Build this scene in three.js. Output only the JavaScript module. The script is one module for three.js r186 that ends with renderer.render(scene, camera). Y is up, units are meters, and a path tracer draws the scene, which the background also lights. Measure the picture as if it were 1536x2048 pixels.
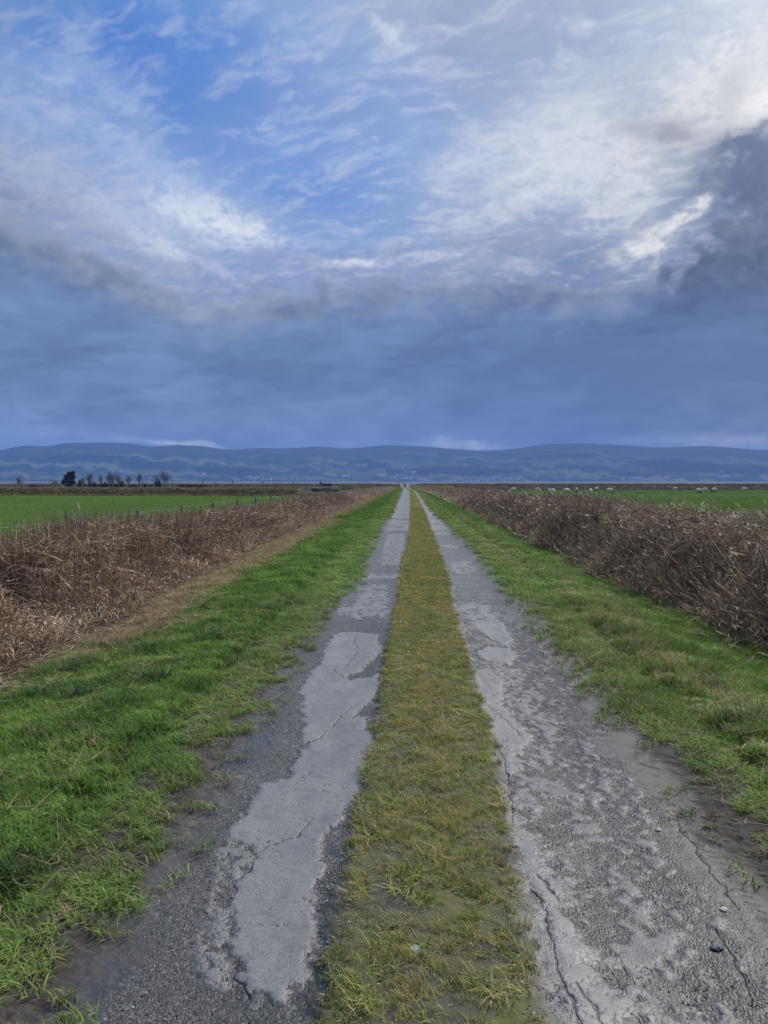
import * as THREE from 'three';
import { createNoise2D, createNoise3D } from 'simplex-noise';
import { mergeGeometries } from 'three/addons/utils/BufferGeometryUtils.js';
import { MarchingCubes } from 'three/addons/objects/MarchingCubes.js';

// ---------------------------------------------------------------- camera, exposure
const scene = new THREE.Scene();
const EYE = 1.6;
const camera = new THREE.PerspectiveCamera(66, 0.75, 0.05, 40000);
camera.rotation.order = 'YXZ';
camera.position.set(0, EYE, 0);
camera.rotation.set(THREE.MathUtils.degToRad(-2.18), THREE.MathUtils.degToRad(1.709), 0);
const EXPOSURE = 3.05;
const renderer = new THREE.WebGLRenderer({ antialias: true });
renderer.toneMapping = THREE.LinearToneMapping;
renderer.toneMappingExposure = EXPOSURE;
renderer.shadowMap.enabled = true;

// ---------------------------------------------------------------- helpers
const rng = (s) => () => { s = (s + 0x6d2b79f5) | 0; let t = Math.imul(s ^ (s >>> 15), 1 | s); t = (t + Math.imul(t ^ (t >>> 7), 61 | t)) ^ t; return ((t ^ (t >>> 14)) >>> 0) / 4294967296; };
const N1 = createNoise2D(rng(11)), N2 = createNoise2D(rng(23)), N3 = createNoise3D(rng(37));
const clamp = (x, a = 0, b = 1) => (x < a ? a : x > b ? b : x);
const sm = (a, b, x) => { const t = clamp((x - a) / (b - a)); return t * t * (3 - 2 * t); };
const mix = (a, b, t) => a + (b - a) * t;
const mix3 = (a, b, t) => [a[0] + (b[0] - a[0]) * t, a[1] + (b[1] - a[1]) * t, a[2] + (b[2] - a[2]) * t];
const fbm = (n, x, y, o = 4, g = 0.5) => { let a = 1, s = 0, t = 0; for (let i = 0; i < o; i++) { s += a * n(x, y); t += a; a *= g; x = x * 2.03 + 17.1; y = y * 2.03 - 9.7; } return s / t; };
const table = (k) => (x) => { if (x <= k[0][0]) return k[0][1]; for (let i = 1; i < k.length; i++) if (x <= k[i][0]) return mix(k[i - 1][1], k[i][1], (x - k[i - 1][0]) / (k[i][0] - k[i - 1][0])); return k[k.length - 1][1]; };
const smoothTable = (k) => { const n = k.length; return (x) => { if (x <= k[0][0]) return k[0][1]; if (x >= k[n - 1][0]) return k[n - 1][1]; let i = 1; while (x > k[i][0]) i++; const p = (j) => k[clamp(j, 0, n - 1)], a = p(i - 1), b = p(i), w = b[0] - a[0], t = (x - a[0]) / w; const sl = (j) => { const l = p(j - 1), r = p(j + 1); return (r[1] - l[1]) / Math.max(1e-6, r[0] - l[0]); }; const m0 = sl(i - 1) * w, m1 = sl(i) * w, t2 = t * t, t3 = t2 * t; return (2 * t3 - 3 * t2 + 1) * a[1] + (t3 - 2 * t2 + t) * m0 + (3 * t2 - 2 * t3) * b[1] + (t3 - t2) * m1; }; };
const lin = (c) => { c /= 255; return c <= 0.04045 ? c / 12.92 : ((c + 0.055) / 1.055) ** 2.4; };
const taken = {};
const numbered = (n) => { taken[n] = (taken[n] ?? -1) + 1; return taken[n] ? n + '_' + String(taken[n]).padStart(3, '0') : n; };
function tag(o, label, category, group) { o.userData.label = label; o.userData.category = category; if (group) o.userData.group = group; return o; }
function put(o, name, parent = scene) { o.name = parent === scene ? numbered(name) : name; o.castShadow = o.receiveShadow = true; parent.add(o); return o; }
function thing(name, label, category, group) { const o = new THREE.Group(); o.name = numbered(name); scene.add(o); return tag(o, label, category, group); }
function structure(o, name, label) { put(o, name); o.userData.kind = 'structure'; o.userData.label = label; return o; }
const std = (rgb, roughness = 0.9, more = {}) => new THREE.MeshStandardMaterial({ color: new THREE.Color().setRGB(...rgb), roughness, ...more });

// ---------------------------------------------------------------- sky: broken cloud, a slate deck low down, blue above
// bearing runs -28..28 degrees right of the track, height 2.5..32.5 degrees
const SKY = [
  [0x7d9bcd,0x809dcd,0x829ecd,0x829ecd,0x7d99c8,0x7894c3,0x7894c3,0x7893c2,0x7892bf,0x768ebc,0x738ab9,0x7c8eb6,0x8895b5,0x959fb9,0x96a0b9],
  [0x708ec0,0x738fc1,0x7490c1,0x738ebf,0x728dbe,0x708bbd,0x6e8abd,0x6c87bb,0x6983b8,0x667fb3,0x637aad,0x667aa8,0x697ba4,0x6b7ca2,0x6779a0],
  [0x6e88b5,0x6d87b9,0x6c86ba,0x6984b9,0x6983b7,0x6983b6,0x6882b8,0x6780b7,0x637db4,0x6079af,0x5e75a9,0x5d74a4,0x5d73a0,0x5d719c,0x5c709b],
  [0x6a83b4,0x6b83b4,0x6e84b4,0x7387b4,0x6e85b5,0x6b83b6,0x6c84b7,0x6b83b6,0x6980b4,0x657eb0,0x627bad,0x5f78a7,0x5d75a1,0x5a709b,0x5a709b],
  [0x6980ab,0x798aaf,0x8492b3,0x8d99b8,0x8596bc,0x7c91be,0x7d90ba,0x7d8fb7,0x7b8db5,0x7589b2,0x6b83af,0x6a80a9,0x647aa2,0x586e9b,0x586e9b],
  [0x7282a1,0x8998b7,0x9ba9c5,0xa3b1cd,0x9baccd,0x93a6cc,0x94a4c5,0x95a3c1,0x97a4be,0x8c9ab8,0x7c8daf,0x8a97b1,0x8491ac,0x556a97,0x566a96],
  [0x8c96af,0x9ca9c6,0xabbbd9,0xb0c2df,0x9cb5db,0x8ba8d7,0x8ca8d7,0x93abd5,0xa4b3d0,0xa0adc7,0x97a4c0,0x9da8bc,0x8693ac,0x5a6e96,0x5d7095],
  [0x9aaac9,0x97abcf,0x99b0da,0x9bb4de,0x8dabdd,0x769bd8,0x7c9fd8,0x8eaad8,0xaebdd7,0xb8c3d8,0xbec7d9,0xb6bdc9,0x9ca5b4,0x6e7b94,0x9098aa],
  [0x8ea7d3,0x92abd5,0x8ca8d7,0x779bd7,0x7a9dd8,0x83a3da,0x8aa7db,0x97b0da,0xadbdd9,0xbdc7da,0xcad0d9,0xb8bec6,0xb7bac0,0xd5d5d5,0xd2d2d2],
  [0x87a4d3,0x87a5d8,0x7b9dd7,0x648dd2,0x6e93d3,0x7c9cd5,0x89a5d6,0x93aad5,0x96abd0,0xa2b2cf,0xacb9ce,0xb1bbcc,0xbfc6d0,0xcbcdd0,0xc9cdd2],
  [0x7696ca,0x658dcd,0x5885cf,0x608dd4,0x6e94d4,0x829fd5,0x91aad6,0x99aed3,0x97a9ca,0x9aaac7,0x9dacc5,0xa6b3ca,0xb3bdce,0xc2c9d2,0xbec6d0],
  [0x7896c8,0x6a91cd,0x628ed2,0x6c94d2,0x7ea0d5,0x91abd7,0x9db2d5,0xa2b2d0,0x9aa9c7,0x9ba9c4,0xa0acc3,0xa3b0c6,0xaeb9cb,0xbec6d0,0xbec6d0],
  [0x7896c8,0x6a91cd,0x628ed2,0x6c95d2,0x81a2d4,0x97afd7,0xa0b2d4,0xa1b0ce,0x98a7c5,0x9aa8c3,0xa0acc3,0xa3b0c6,0xaeb9cb,0xbec6d0,0xbec6d0],
].map((r) => r.map((h) => [lin(h >> 16), lin((h >> 8) & 255), lin(h & 255)]));
// single clouds: bearing, height, half width, half height, tilt, strength, r, g, b (as seen)
const PUFFS = [
  [-15.2, 18.4, 3.0, 1.2, -0.25, 0.75, 226, 233, 244], [-12.2, 17.2, 3.2, 0.9, -0.12, 0.85, 230, 235, 244], [-19.5, 17.4, 3.6, 0.9, -0.45, 0.5, 206, 218, 238], [-17.6, 15.9, 2.2, 0.6, -0.3, 0.7, 220, 228, 242],
  [-13.4, 14.6, 1.8, 0.5, -0.5, 0.55, 200, 211, 233], [-9, 16.6, 6, 0.4, 0.02, 0.4, 190, 206, 232], [-4.0, 15.3, 2.2, 0.36, -0.05, 0.85, 222, 227, 238], [1.2, 15.7, 2.2, 0.36, 0.08, 0.75, 214, 218, 229], [8.2, 14.9, 1.8, 0.4, -0.1, 0.55, 196, 203, 216],
  [6.5, 18.4, 4.4, 0.8, 0.22, 0.55, 214, 220, 230], [12.0, 21.2, 6.0, 2.0, 0.12, 0.6, 224, 227, 232], [7.0, 22.9, 6.0, 0.8, 0.3, 0.5, 214, 220, 232], [14.6, 18.4, 2.6, 1.5, 0.3, 0.65, 222, 226, 232], [14, 26, 8, 1.6, 0.25, 0.35, 196, 202, 214],
  [20.2, 24.2, 3.2, 2.0, 0.5, 0.75, 220, 220, 220], [23.8, 22.8, 1.6, 1.5, 0, 0.9, 236, 236, 236], [25, 26.5, 4, 2.2, 0.2, 0.5, 212, 216, 220],
  [18.2, 22.2, 1.5, 0.7, -0.15, 0.75, 140, 145, 156], [16.2, 22.6, 1.5, 0.5, -0.25, 0.55, 154, 159, 170], [21.6, 24.0, 1.0, 1.3, 0.3, 0.4, 170, 173, 180], [23.6, 18.9, 3.4, 2.4, 0.15, 1.05, 88, 102, 132], [22.0, 20.5, 2.1, 1.2, 0.35, 1.0, 96, 108, 134], [20.6, 19.0, 1.2, 0.9, 0.4, 0.8, 116, 127, 150], [20.0, 20.6, 0.9, 0.5, 0.3, 0.6, 132, 140, 158], [24.6, 21.4, 1.6, 0.6, -0.2, 0.8, 112, 122, 146], [26.5, 20, 3, 2, 0, 0.9, 104, 116, 144], [19.6, 18.4, 0.5, 0.5, 0.4, 0.5, 128, 138, 158],
  [16.3, 15.7, 1.9, 0.9, 0.35, 0.95, 234, 234, 232], [18.6, 17.0, 1.6, 0.55, 0.5, 0.95, 232, 232, 231], [20.0, 17.9, 0.8, 0.4, 0.5, 0.8, 226, 226, 226], [17.2, 14.4, 0.6, 0.45, 0, 0.8, 204, 208, 214],
  [-22.8, 26.3, 1.0, 2.4, -0.35, 0.5, 165, 187, 222], [-20.2, 24.3, 1.8, 0.8, -0.35, 0.65, 165, 188, 224], [-26.8, 23.0, 2.4, 1.0, -0.4, 0.55, 165, 185, 220], [-18.5, 21.0, 4.4, 0.9, -0.45, 0.55, 176, 196, 227], [-24, 19.6, 5.5, 1.6, -0.2, 0.5, 178, 190, 214], [-22, 17.3, 5, 1.0, -0.35, 0.4, 176, 184, 202],
  [-9.5, 27.6, 3.4, 0.8, 0.35, 0.4, 178, 196, 224], [-1.4, 29.3, 1.4, 0.5, -0.5, 0.6, 212, 222, 234],
  [-16.3, 2.70, 2.0, 0.16, -0.03, 1.0, 214, 217, 226], [-14.0, 2.58, 1.1, 0.24, -0.25, 0.95, 204, 211, 225], [-19.6, 2.95, 1.4, 0.14, -0.05, 0.6, 172, 188, 218], [-24, 3.3, 3.5, 0.3, -0.08, 0.4, 158, 180, 216], [-4.4, 2.72, 0.7, 0.13, -0.1, 0.6, 172, 182, 207],
  [4.2, 2.66, 2.8, 0.32, -0.06, 1.0, 196, 203, 218], [2.4, 3.1, 0.8, 0.36, 0.1, 0.8, 178, 189, 212], [21.8, 2.72, 3.0, 0.42, -0.02, 0.8, 184, 190, 206], [17.4, 2.8, 3.2, 0.36, 0.0, 0.5, 160, 172, 201],
].map(([b, h, w, t, a, s, ...c]) => ({ b, h, w, t, s, ca: Math.cos(a), sa: Math.sin(a), c: c.map(lin) }));
const deckEdge = table([[-28, 17.2], [-24, 15.6], [-21, 14.6], [-18, 13.3], [-14.7, 12.2], [-13, 12.4], [-10.5, 13.2], [-5.4, 13.8], [2.4, 14.3], [8, 14.0], [12, 13.4], [15.2, 13.3], [17.6, 13.6], [19.4, 14.6], [20.8, 16.0], [22.4, 17.4], [28, 18.0]]);
const SUN = { bearing: 40, height: 44 };
{
  const W = 4096, H = 2048, data = new Float32Array(W * H * 4), R = Math.PI / 180, rows = SKY.length, cols = 15;
  const sun = [Math.sin(SUN.bearing * R) * Math.cos(SUN.height * R), Math.sin(SUN.height * R), -Math.cos(SUN.bearing * R) * Math.cos(SUN.height * R)];
  const blocks = [];
  const white = [0.78, 0.80, 0.84], blue = [0.10, 0.24, 0.62];
  for (let j = 0; j < H; j++) {
    const el = ((j + 0.5) / H - 0.5) * 180;
    for (let i = 0; i < W; i++) {
      const o = (j * W + i) * 4;
      data[o + 3] = 1;
      const azi = ((i + 0.5) / W - 0.5) * 360 + 90;
      if (el >= -1 && (el > 36 || Math.abs(azi > 180 ? azi - 360 : azi) > 36) && (i % 4 || j % 4)) { blocks.push(i, j); continue; }
      if (el < -1) { data[o] = 0.05 / EXPOSURE; data[o + 1] = 0.06 / EXPOSURE; data[o + 2] = 0.05 / EXPOSURE; continue; }
      const az = ((i + 0.5) / W - 0.5) * 360 + 90, e = Math.max(el, 0.05);
      // the same weather goes on all round: bearings fold back at +-28 degrees
      let a = ((az + 28) % 112 + 112) % 112; const folds = a > 56; a = (folds ? 112 - a : a) - 28;
      const ar = az * R, er = e * R, dx = Math.sin(ar) * Math.cos(er), dy = Math.sin(er), dz = -Math.cos(ar) * Math.cos(er);
      const k = 1 / (dy + 0.12), u = dx * k, v = dz * k;                        // where the ray meets a cloud layer
      const lowness = sm(9, 3, e), calm = sm(2.2, 4, e);
      const wx = fbm(N1, u * 2.6 + 3, v * 2.6, 4) * mix(1.8, 0.9, lowness), wy = fbm(N2, u * 2.6 - 8, v * 2.6 + 5, 4) * mix(1.0, 0.4, lowness);
      const grid = (A, E) => { const ga = clamp((A + 28) / 4, 0, cols - 1.001), ge = clamp((E - 2.5) / 2.5, 0, rows - 1.001), gi = Math.floor(ga), gj = Math.floor(ge), fa = ga - gi, fe = ge - gj, sa = fa * fa * (3 - 2 * fa), se = fe * fe * (3 - 2 * fe); return mix3(mix3(SKY[gj][gi], SKY[gj][gi + 1], sa), mix3(SKY[gj + 1][gi], SKY[gj + 1][gi + 1], sa), se); };
      // the deck: its upper edge, soft on the left, ragged on the right
      const right = sm(14, 19, a), billow = fbm(N1, a * 0.34 + 11, e * 0.42, 5, 0.55), tear = fbm(N2, a * 0.8 + 5 + wx * 0.3, e * 1.0, 5, 0.52);
      const edge = deckEdge(a + billow * mix(0.5, 1.3, right) + tear * right * 0.5) + billow * mix(1.3, 1.7, right) + tear * mix(0.25, 0.9, right), under = edge - e;
      const deck = sm(mix(-1.0, -1.0, right), mix(1.1, 1.0, right), under);
      // the open sky above it: blue, veiled by streaks
      let c = grid(a + wx, Math.max(e + wy, Math.min(edge + 1.6, 19)));
      if (e > 32) c = mix3(c, [0.31, 0.41, 0.62], sm(32, 60, e));
      const rx = u * 0.93 + v * 0.36, ry = v * 0.93 - u * 0.36, w2 = fbm(N2, u * 3.2, v * 3.2, 3) * 0.3;
      const st = fbm(N1, rx * 3.6 + w2, ry * 9 + w2 * 2.2, 6, 0.6), fine = fbm(N2, rx * 15 + w2 * 4, ry * 36 + w2 * 5, 4, 0.6), puff = fbm(N1, rx * 10 + w2 * 3 + 9, ry * 16 - 4, 5, 0.58);
      const lump = sm(-26, 8, a), t = st * 0.62 + puff * 0.34 + fine * 0.2;
      if (deck < 0.999) { if (t > 0) c = mix3(c, white, clamp(t * mix(0.55, 0.85, lump))); else c = mix3(c, mix3(blue, [0.22, 0.29, 0.46], lump * 0.8), clamp(-t * mix(0.55, 0.6, lump))); }
      const er1 = fbm(N1, a * 0.45 + 40, e * 0.7, 4, 0.5), er2 = fbm(N2, a * 1.3 + wx, e * 2.0 + wy, 5, 0.55);
      const puffs = (low) => { for (const p of PUFFS) {
        if ((p.h < 6) !== low) continue;
        const px = a + wx * 0.3 - p.b, py = e + wy * 0.25 * (1 - lowness) - p.h;
        if (px > 3 * p.w + 3 || px < -3 * p.w - 3 || py > 3 * p.w + 3 || py < -3 * p.w - 3) continue;
        const qx = (px * p.ca + py * p.sa) / p.w, qy = (py * p.ca - px * p.sa) / p.t, q = Math.exp(-(qx * qx + qy * qy) * 0.75);
        if (q < 0.03) continue;
        const m = Math.min(1, sm(0.05, 1.0, q * (0.9 + er1 * 0.7 + er2 * 0.55 + fine * 0.15)) * p.s), sh = 1 + er2 * 0.10;
        c = mix3(c, [p.c[0] * sh, p.c[1] * sh, p.c[2] * sh], m);
      } };
      puffs(false);
      if (deck > 0) {
        let k = grid(a + wx * 0.6, Math.min(e + wy * 0.4 * calm, 8.2));
        const rim = sm(3.6, 0, under) * (1 - right) * sm(6, 9, e), fold = fbm(N2, az * 0.075 + wx * 0.12 + 31, e * 0.2 - az * 0.025, 4, 0.5), fold2 = fbm(N1, az * 0.26 + wx * 0.25 + 71, e * 0.55 + wy * 0.35, 5, 0.55);
        k = mix3(k, [0.335, 0.365, 0.445], rim * mix(0.75, 0.55, sm(-20, 5, a)) * (0.9 + 0.25 * fold2));
        k = mix3(k, [0.118, 0.146, 0.215], right * sm(10, 17, e) * 0.9);
        const d = 1 + fold * 0.34 + fold2 * 0.20 + (right > 0 ? right * sm(10, 16, e) * tear * 0.35 : 0);
        k = [k[0] * d, k[1] * d, k[2] * (1 + (d - 1) * 0.85)];
        const grey = k[0] * 0.3 + k[1] * 0.5 + k[2] * 0.2; k = mix3(k, [grey, grey, grey * 1.1], 0.22); k = [k[0] * 0.93, k[1], k[2] * 0.95];
        c = mix3(c, k, deck);
      }
      puffs(true);
      const cs = dx * sun[0] + dy * sun[1] + dz * sun[2], glow = Math.exp((cs - 1) * 14) * 0.5;
      c = [c[0] + glow * 0.95 * (0.4 + c[0]), c[1] + glow * 0.92 * (0.4 + c[1]), c[2] + glow * 0.85 * (0.4 + c[2])];
      for (let q = 0; q < 3; q++) data[o + q] = Math.max(c[q], 0.01) / EXPOSURE;
    }
  }
  for (let q = 0; q < blocks.length; q += 2) {                                    // coarser where only its light is needed
    const i = blocks[q], j = blocks[q + 1], x0 = i & ~3, y0 = j & ~3, x1 = (x0 + 4) % W, y1 = Math.min(y0 + 4, (H - 1) & ~3), fx = (i - x0) / 4, fy = (j - y0) / 4, o = (j * W + i) * 4;
    for (let c = 0; c < 3; c++) data[o + c] = mix(mix(data[(y0 * W + x0) * 4 + c], data[(y0 * W + x1) * 4 + c], fx), mix(data[(y1 * W + x0) * 4 + c], data[(y1 * W + x1) * 4 + c], fx), fy);
  }
  const t = new THREE.DataTexture(data, W, H, THREE.RGBAFormat, THREE.FloatType);
  t.mapping = THREE.EquirectangularReflectionMapping; t.magFilter = t.minFilter = THREE.LinearFilter; t.needsUpdate = true;
  scene.background = t; scene.environment = t;
}
// ---------------------------------------------------------------- the sun, veiled by cloud, up and to the right
{
  const R = Math.PI / 180, s = new THREE.DirectionalLight(new THREE.Color().setRGB(1, 0.95, 0.87), 1.5);
  s.name = 'sun';
  s.position.set(Math.sin(SUN.bearing * R) * Math.cos(SUN.height * R), Math.sin(SUN.height * R), -Math.cos(SUN.bearing * R) * Math.cos(SUN.height * R)).multiplyScalar(200);
  s.castShadow = true; s.shadow.radius = 30; s.shadow.mapSize.set(4096, 4096);
  Object.assign(s.shadow.camera, { left: -80, right: 80, top: 80, bottom: -80, near: 1, far: 600 });
  scene.add(s, s.target);
}
scene.fog = new THREE.FogExp2(new THREE.Color().setRGB(0.22, 0.42, 1.0), 0.00014);

// ---------------------------------------------------------------- the lie of the land: x across the track, d ahead of the camera (d = -z)
const leftEdge = table([[0, -1.08], [10, -1.09], [28, -1.2], [87, -1.35], [200, -1.5], [260, -2.1], [320, -2.6]]);
const stripL = table([[2.3, -0.27], [3, -0.275], [4, -0.25], [5.2, -0.205], [7.5, -0.205], [10.7, -0.149], [13.6, -0.103], [26, 0.1], [45, 0.17], [70, 0.27], [120, 0.38], [200, 0.3], [260, -0.5], [320, -1]]);
const stripR = table([[2.3, 0.4], [3, 0.44], [4, 0.48], [5.2, 0.543], [7.5, 0.55], [10.7, 0.61], [13.6, 0.66], [26, 0.76], [45, 0.9], [70, 0.95], [120, 1.07], [200, 1.0], [260, 0.1], [320, -0.4]]);
const rightEdge = table([[2.3, 1.42], [3, 1.45], [5, 1.5], [7.5, 1.55], [10.7, 1.66], [16, 1.79], [34, 1.75], [70, 1.8], [120, 2.0], [200, 1.9], [260, 1.1], [320, 0.6]]);
const across = table([[-60, -0.3], [-8, -0.3], [-6.4, -0.28], [-5.5, -0.42], [-4.6, -0.36], [-3.8, -0.13], [-3.0, -0.02], [-2.0, 0.03], [-1.45, 0.035], [1.95, 0.035], [2.5, 0.0], [3.2, -0.14], [4.0, -0.36], [4.8, -0.56], [5.4, -0.5], [6.2, -0.26], [8, -0.24], [60, -0.24]]);
const shift = (d) => (d > 28 ? table([[28, 0], [120, 0.12], [220, -0.2], [320, -1.4]])(d) : 0);
function fall(d) { return -0.5 * sm(90, 250, d) + 1.4 * sm(286, 304, d) - 1.5 * sm(314, 350, d); }
const bankAt = (x) => 112 + x * 0.03;                                       // the bank across the left field
function bank(x, d) { const q = Math.abs(d - bankAt(x)); return 0.95 * sm(3.6, 0.9, q) * sm(-13, -17, x); }
function land(x, d) {                                                      // height of the ground
  let y = across(x - shift(d)) + fall(d) + bank(x, d);
  const near = sm(60, 20, d) * sm(9, 6, Math.abs(x));
  y += fbm(N1, x * 1.3, d * 1.3, 3) * 0.022 * near + N2(x * 0.05, d * 0.05) * 0.05 * sm(6, 14, Math.abs(x));
  const en = d < 40 ? fbm(N2, x * 1.5 + 70, d * 2.2, 3) * 0.14 : 0, on = sm(leftEdge(d) - 0.62 + en, leftEdge(d) - 0.34 + en, x) * sm(rightEdge(d) + 0.62 + en, rightEdge(d) + 0.34 + en, x);
  y -= on * 0.10;
  return y;
}
const margin = (x, d) => fall(d) + 0.012 - sm(0.30, 0.66, Math.max(leftEdge(d) - x, x - rightEdge(d))) * 0.14;
const footing = (x, d) => Math.max(land(x, d), margin(x, d));               // what grass roots in beside the track
const mud = (x, d) => {                                                    // bare trodden patches beside the wheel tracks
  const l = leftEdge(d) - x, r = x - rightEdge(d), n = fbm(N2, x * 2.3 + 9, d * 1.6, 3);
  const left = l > -0.3 ? sm(0.36, -0.05, l + n * 0.85 + 0.08) * sm(9.5, 5, d) : 0;
  const right = r > -0.3 ? sm(0.34, 0.04, r + n * 0.4 - 0.10 * sm(4.6, 3.4, d)) * mix(0.25, 1, sm(5.6, 3.8, d)) * sm(16, 6, d) : 0;
  return clamp(Math.max(left, right));
};
const straw = (x, d) => {                                                  // dead grass and cuttings
  const n = fbm(N1, x * 0.9 + 50, d * 0.5, 4), m = fbm(N2, x * 3, d * 3 + 8, 3);
  const edge = -3.35 + 0.25 * N1(d * 0.25, 4) - 0.012 * Math.min(d, 40);
  const l = sm(0.8, 0.15, Math.abs(x - edge - 0.3) + n * 0.5 + m * 0.25) * sm(5.5, 9, d);
  const r = sm(0.62, 0.1, Math.abs(x - 2.35 - 0.35 * N1(d * 0.12, 9)) + n * 0.45 + m * 0.25) * mix(0.5, 0.35, sm(10, 60, d));
  return clamp(Math.max(l, r, sm(0.3, 0.75, n + m * 0.35) * 0.45));
};

// ---------------------------------------------------------------- textures
function dataTex(w, h, fn, srgb = true, wrap = THREE.RepeatWrapping) {
  const a = new Uint8Array(w * h * 4), p = [0, 0, 0];
  for (let j = 0, o = 0; j < h; j++) for (let i = 0; i < w; i++, o += 4) { fn((i + 0.5) / w, (j + 0.5) / h, p); a[o] = clamp(p[0]) * 255; a[o + 1] = clamp(p[1]) * 255; a[o + 2] = clamp(p[2]) * 255; a[o + 3] = 255; }
  const t = new THREE.DataTexture(a, w, h); t.wrapS = t.wrapT = wrap; t.magFilter = t.minFilter = THREE.LinearFilter; if (srgb) t.colorSpace = THREE.SRGBColorSpace; t.needsUpdate = true; return t;
}
const srgb = (x) => (x <= 0.0031308 ? x * 12.92 : 1.055 * x ** (1 / 2.4) - 0.055);
// a tile that repeats: noise on a torus by blending
const tiling = (n, u, v, f, o) => { const a = u * f, b = v * f, x = sm(0, 1, u), y = sm(0, 1, v); return mix(mix(fbm(n, a, b, o, 0.6), fbm(n, a - f, b, o, 0.6), x), mix(fbm(n, a, b - f, o, 0.6), fbm(n, a - f, b - f, o, 0.6), x), y); };
const earthTex = dataTex(512, 512, (u, v, p) => { const n = tiling(N1, u, v, 9, 6), m = tiling(N2, u, v, 60, 2), q = 0.74 + n * 0.28 + m * 0.22; p[0] = q; p[1] = q; p[2] = q * 0.97; });
const earthBump = dataTex(512, 512, (u, v, p) => { p[0] = p[1] = p[2] = 0.5 + tiling(N1, u, v, 14, 6) * 0.5; }, false);

// ---------------------------------------------------------------- ground, one sheet to beyond the hills
const FIELD = [0.082, 0.160, 0.028], FIELD2 = [0.112, 0.192, 0.040], THATCH = [0.050, 0.062, 0.020], SOIL = [0.042, 0.034, 0.027], LITTER = [0.115, 0.085, 0.060], MARSH = [0.075, 0.066, 0.036], MOSS = [0.052, 0.052, 0.016];
function groundColor(x, d) {
  const xs = x - shift(d), n = fbm(N1, x * 0.35, d * 0.35, 4), big = fbm(N2, x * 0.02 + 3, d * 0.02, 4);
  let c;
  if (xs > -6.2 && xs < 6.4) {
    c = mix3(THATCH, SOIL, clamp(mud(x, d) + sm(0.2, 0.7, n) * 0.3));
    c = mix3(c, LITTER, straw(x, d) * 0.7);
    c = mix3(c, mix3(LITTER, SOIL, clamp(0.55 + n * 0.8)), Math.max(sm(-3.45, -3.9, xs), sm(3.6, 4.1, xs)));
    c = mix3(c, mix3(FIELD, LITTER, clamp(0.3 + n)), Math.max(sm(-5.7, -6.1, xs), sm(5.9, 6.3, xs)));
  } else {
    c = mix3(FIELD, FIELD2, clamp(0.5 + big * 0.7 + n * 0.5));
    if (x < 0) { if (d > bankAt(x) - 3.8) c = mix3(mix3(MARSH, FIELD, 0.25 + n * 0.4), [0.05, 0.06, 0.02], clamp(n)); if (d > bankAt(x) + 4) c = mix3(mix3(FIELD, MARSH, clamp(0.3 + big)), MARSH, sm(230, 280, d + n * 20)); }
    else c = mix3(c, MARSH, sm(212, 226, d + n * 10 - x * 0.06));
  }
  if (d > 262) c = mix3(MARSH, FIELD, clamp(0.3 + big + n * 0.5));          // rushes and rough grass on the far bank and the saltings behind it
  return c;
}
{
  const xs = [], ds = [];
  for (let x = 0; x < 6.6; x += 0.11) xs.push(x);
  for (let x = 6.6, s = 0.2; x < 11000; x += s, s *= 1.11) xs.push(x);
  const X = [...xs.slice(1).map((x) => -x).reverse(), ...xs];
  for (let d = -40; d < 1; d += 3) ds.push(d);
  for (let d = 1, s = 0.09; d < 70; d += s, s = Math.min(s * 1.009, 1.1)) ds.push(d);
  for (let d = 70; d < 360; d += 1.3) ds.push(d);
  for (let d = 360, s = 8; d < 11000; d += s, s *= 1.12) ds.push(d);
  const nx = X.length, nd = ds.length, pos = new Float32Array(nx * nd * 3), col = new Float32Array(nx * nd * 3), uv = new Float32Array(nx * nd * 2), idx = [];
  for (let j = 0, k = 0; j < nd; j++) for (let i = 0; i < nx; i++, k++) {
    const x = X[i], d = ds[j], c = groundColor(x, d);
    pos[k * 3] = x; pos[k * 3 + 1] = d > 700 ? -1.0 : land(x, d) - 0.5 * sm(380, 700, d) * 0; pos[k * 3 + 2] = -d;
    col.set(c, k * 3); uv[k * 2] = x / 1.7; uv[k * 2 + 1] = d / 1.7;
    if (i && j) idx.push(k - nx - 1, k - nx, k - 1, k - 1, k - nx, k);
  }
  const g = new THREE.BufferGeometry();
  g.setAttribute('position', new THREE.BufferAttribute(pos, 3)); g.setAttribute('color', new THREE.BufferAttribute(col, 3)); g.setAttribute('uv', new THREE.BufferAttribute(uv, 2));
  g.setIndex(idx); g.computeVertexNormals();
  structure(new THREE.Mesh(g, new THREE.MeshPhysicalMaterial({ vertexColors: true, map: earthTex, bumpMap: earthBump, bumpScale: 0.03, roughness: 1, specularIntensity: 0.2 })), 'ground', 'flat farmland with grass verges and ditches either side of the track');
}
// estuary between the far bank and the hills
{
  const g = new THREE.PlaneGeometry(16000, 3700, 1, 1).rotateX(-Math.PI / 2); g.translate(0, -0.85, -(800 + 1850));
  structure(new THREE.Mesh(g, new THREE.MeshPhysicalMaterial({ color: new THREE.Color().setRGB(0.13, 0.125, 0.125), roughness: 0.8, specularIntensity: 0.2 })), 'estuary_water', 'thin pale line of estuary mud and water before the hills');
}
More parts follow.
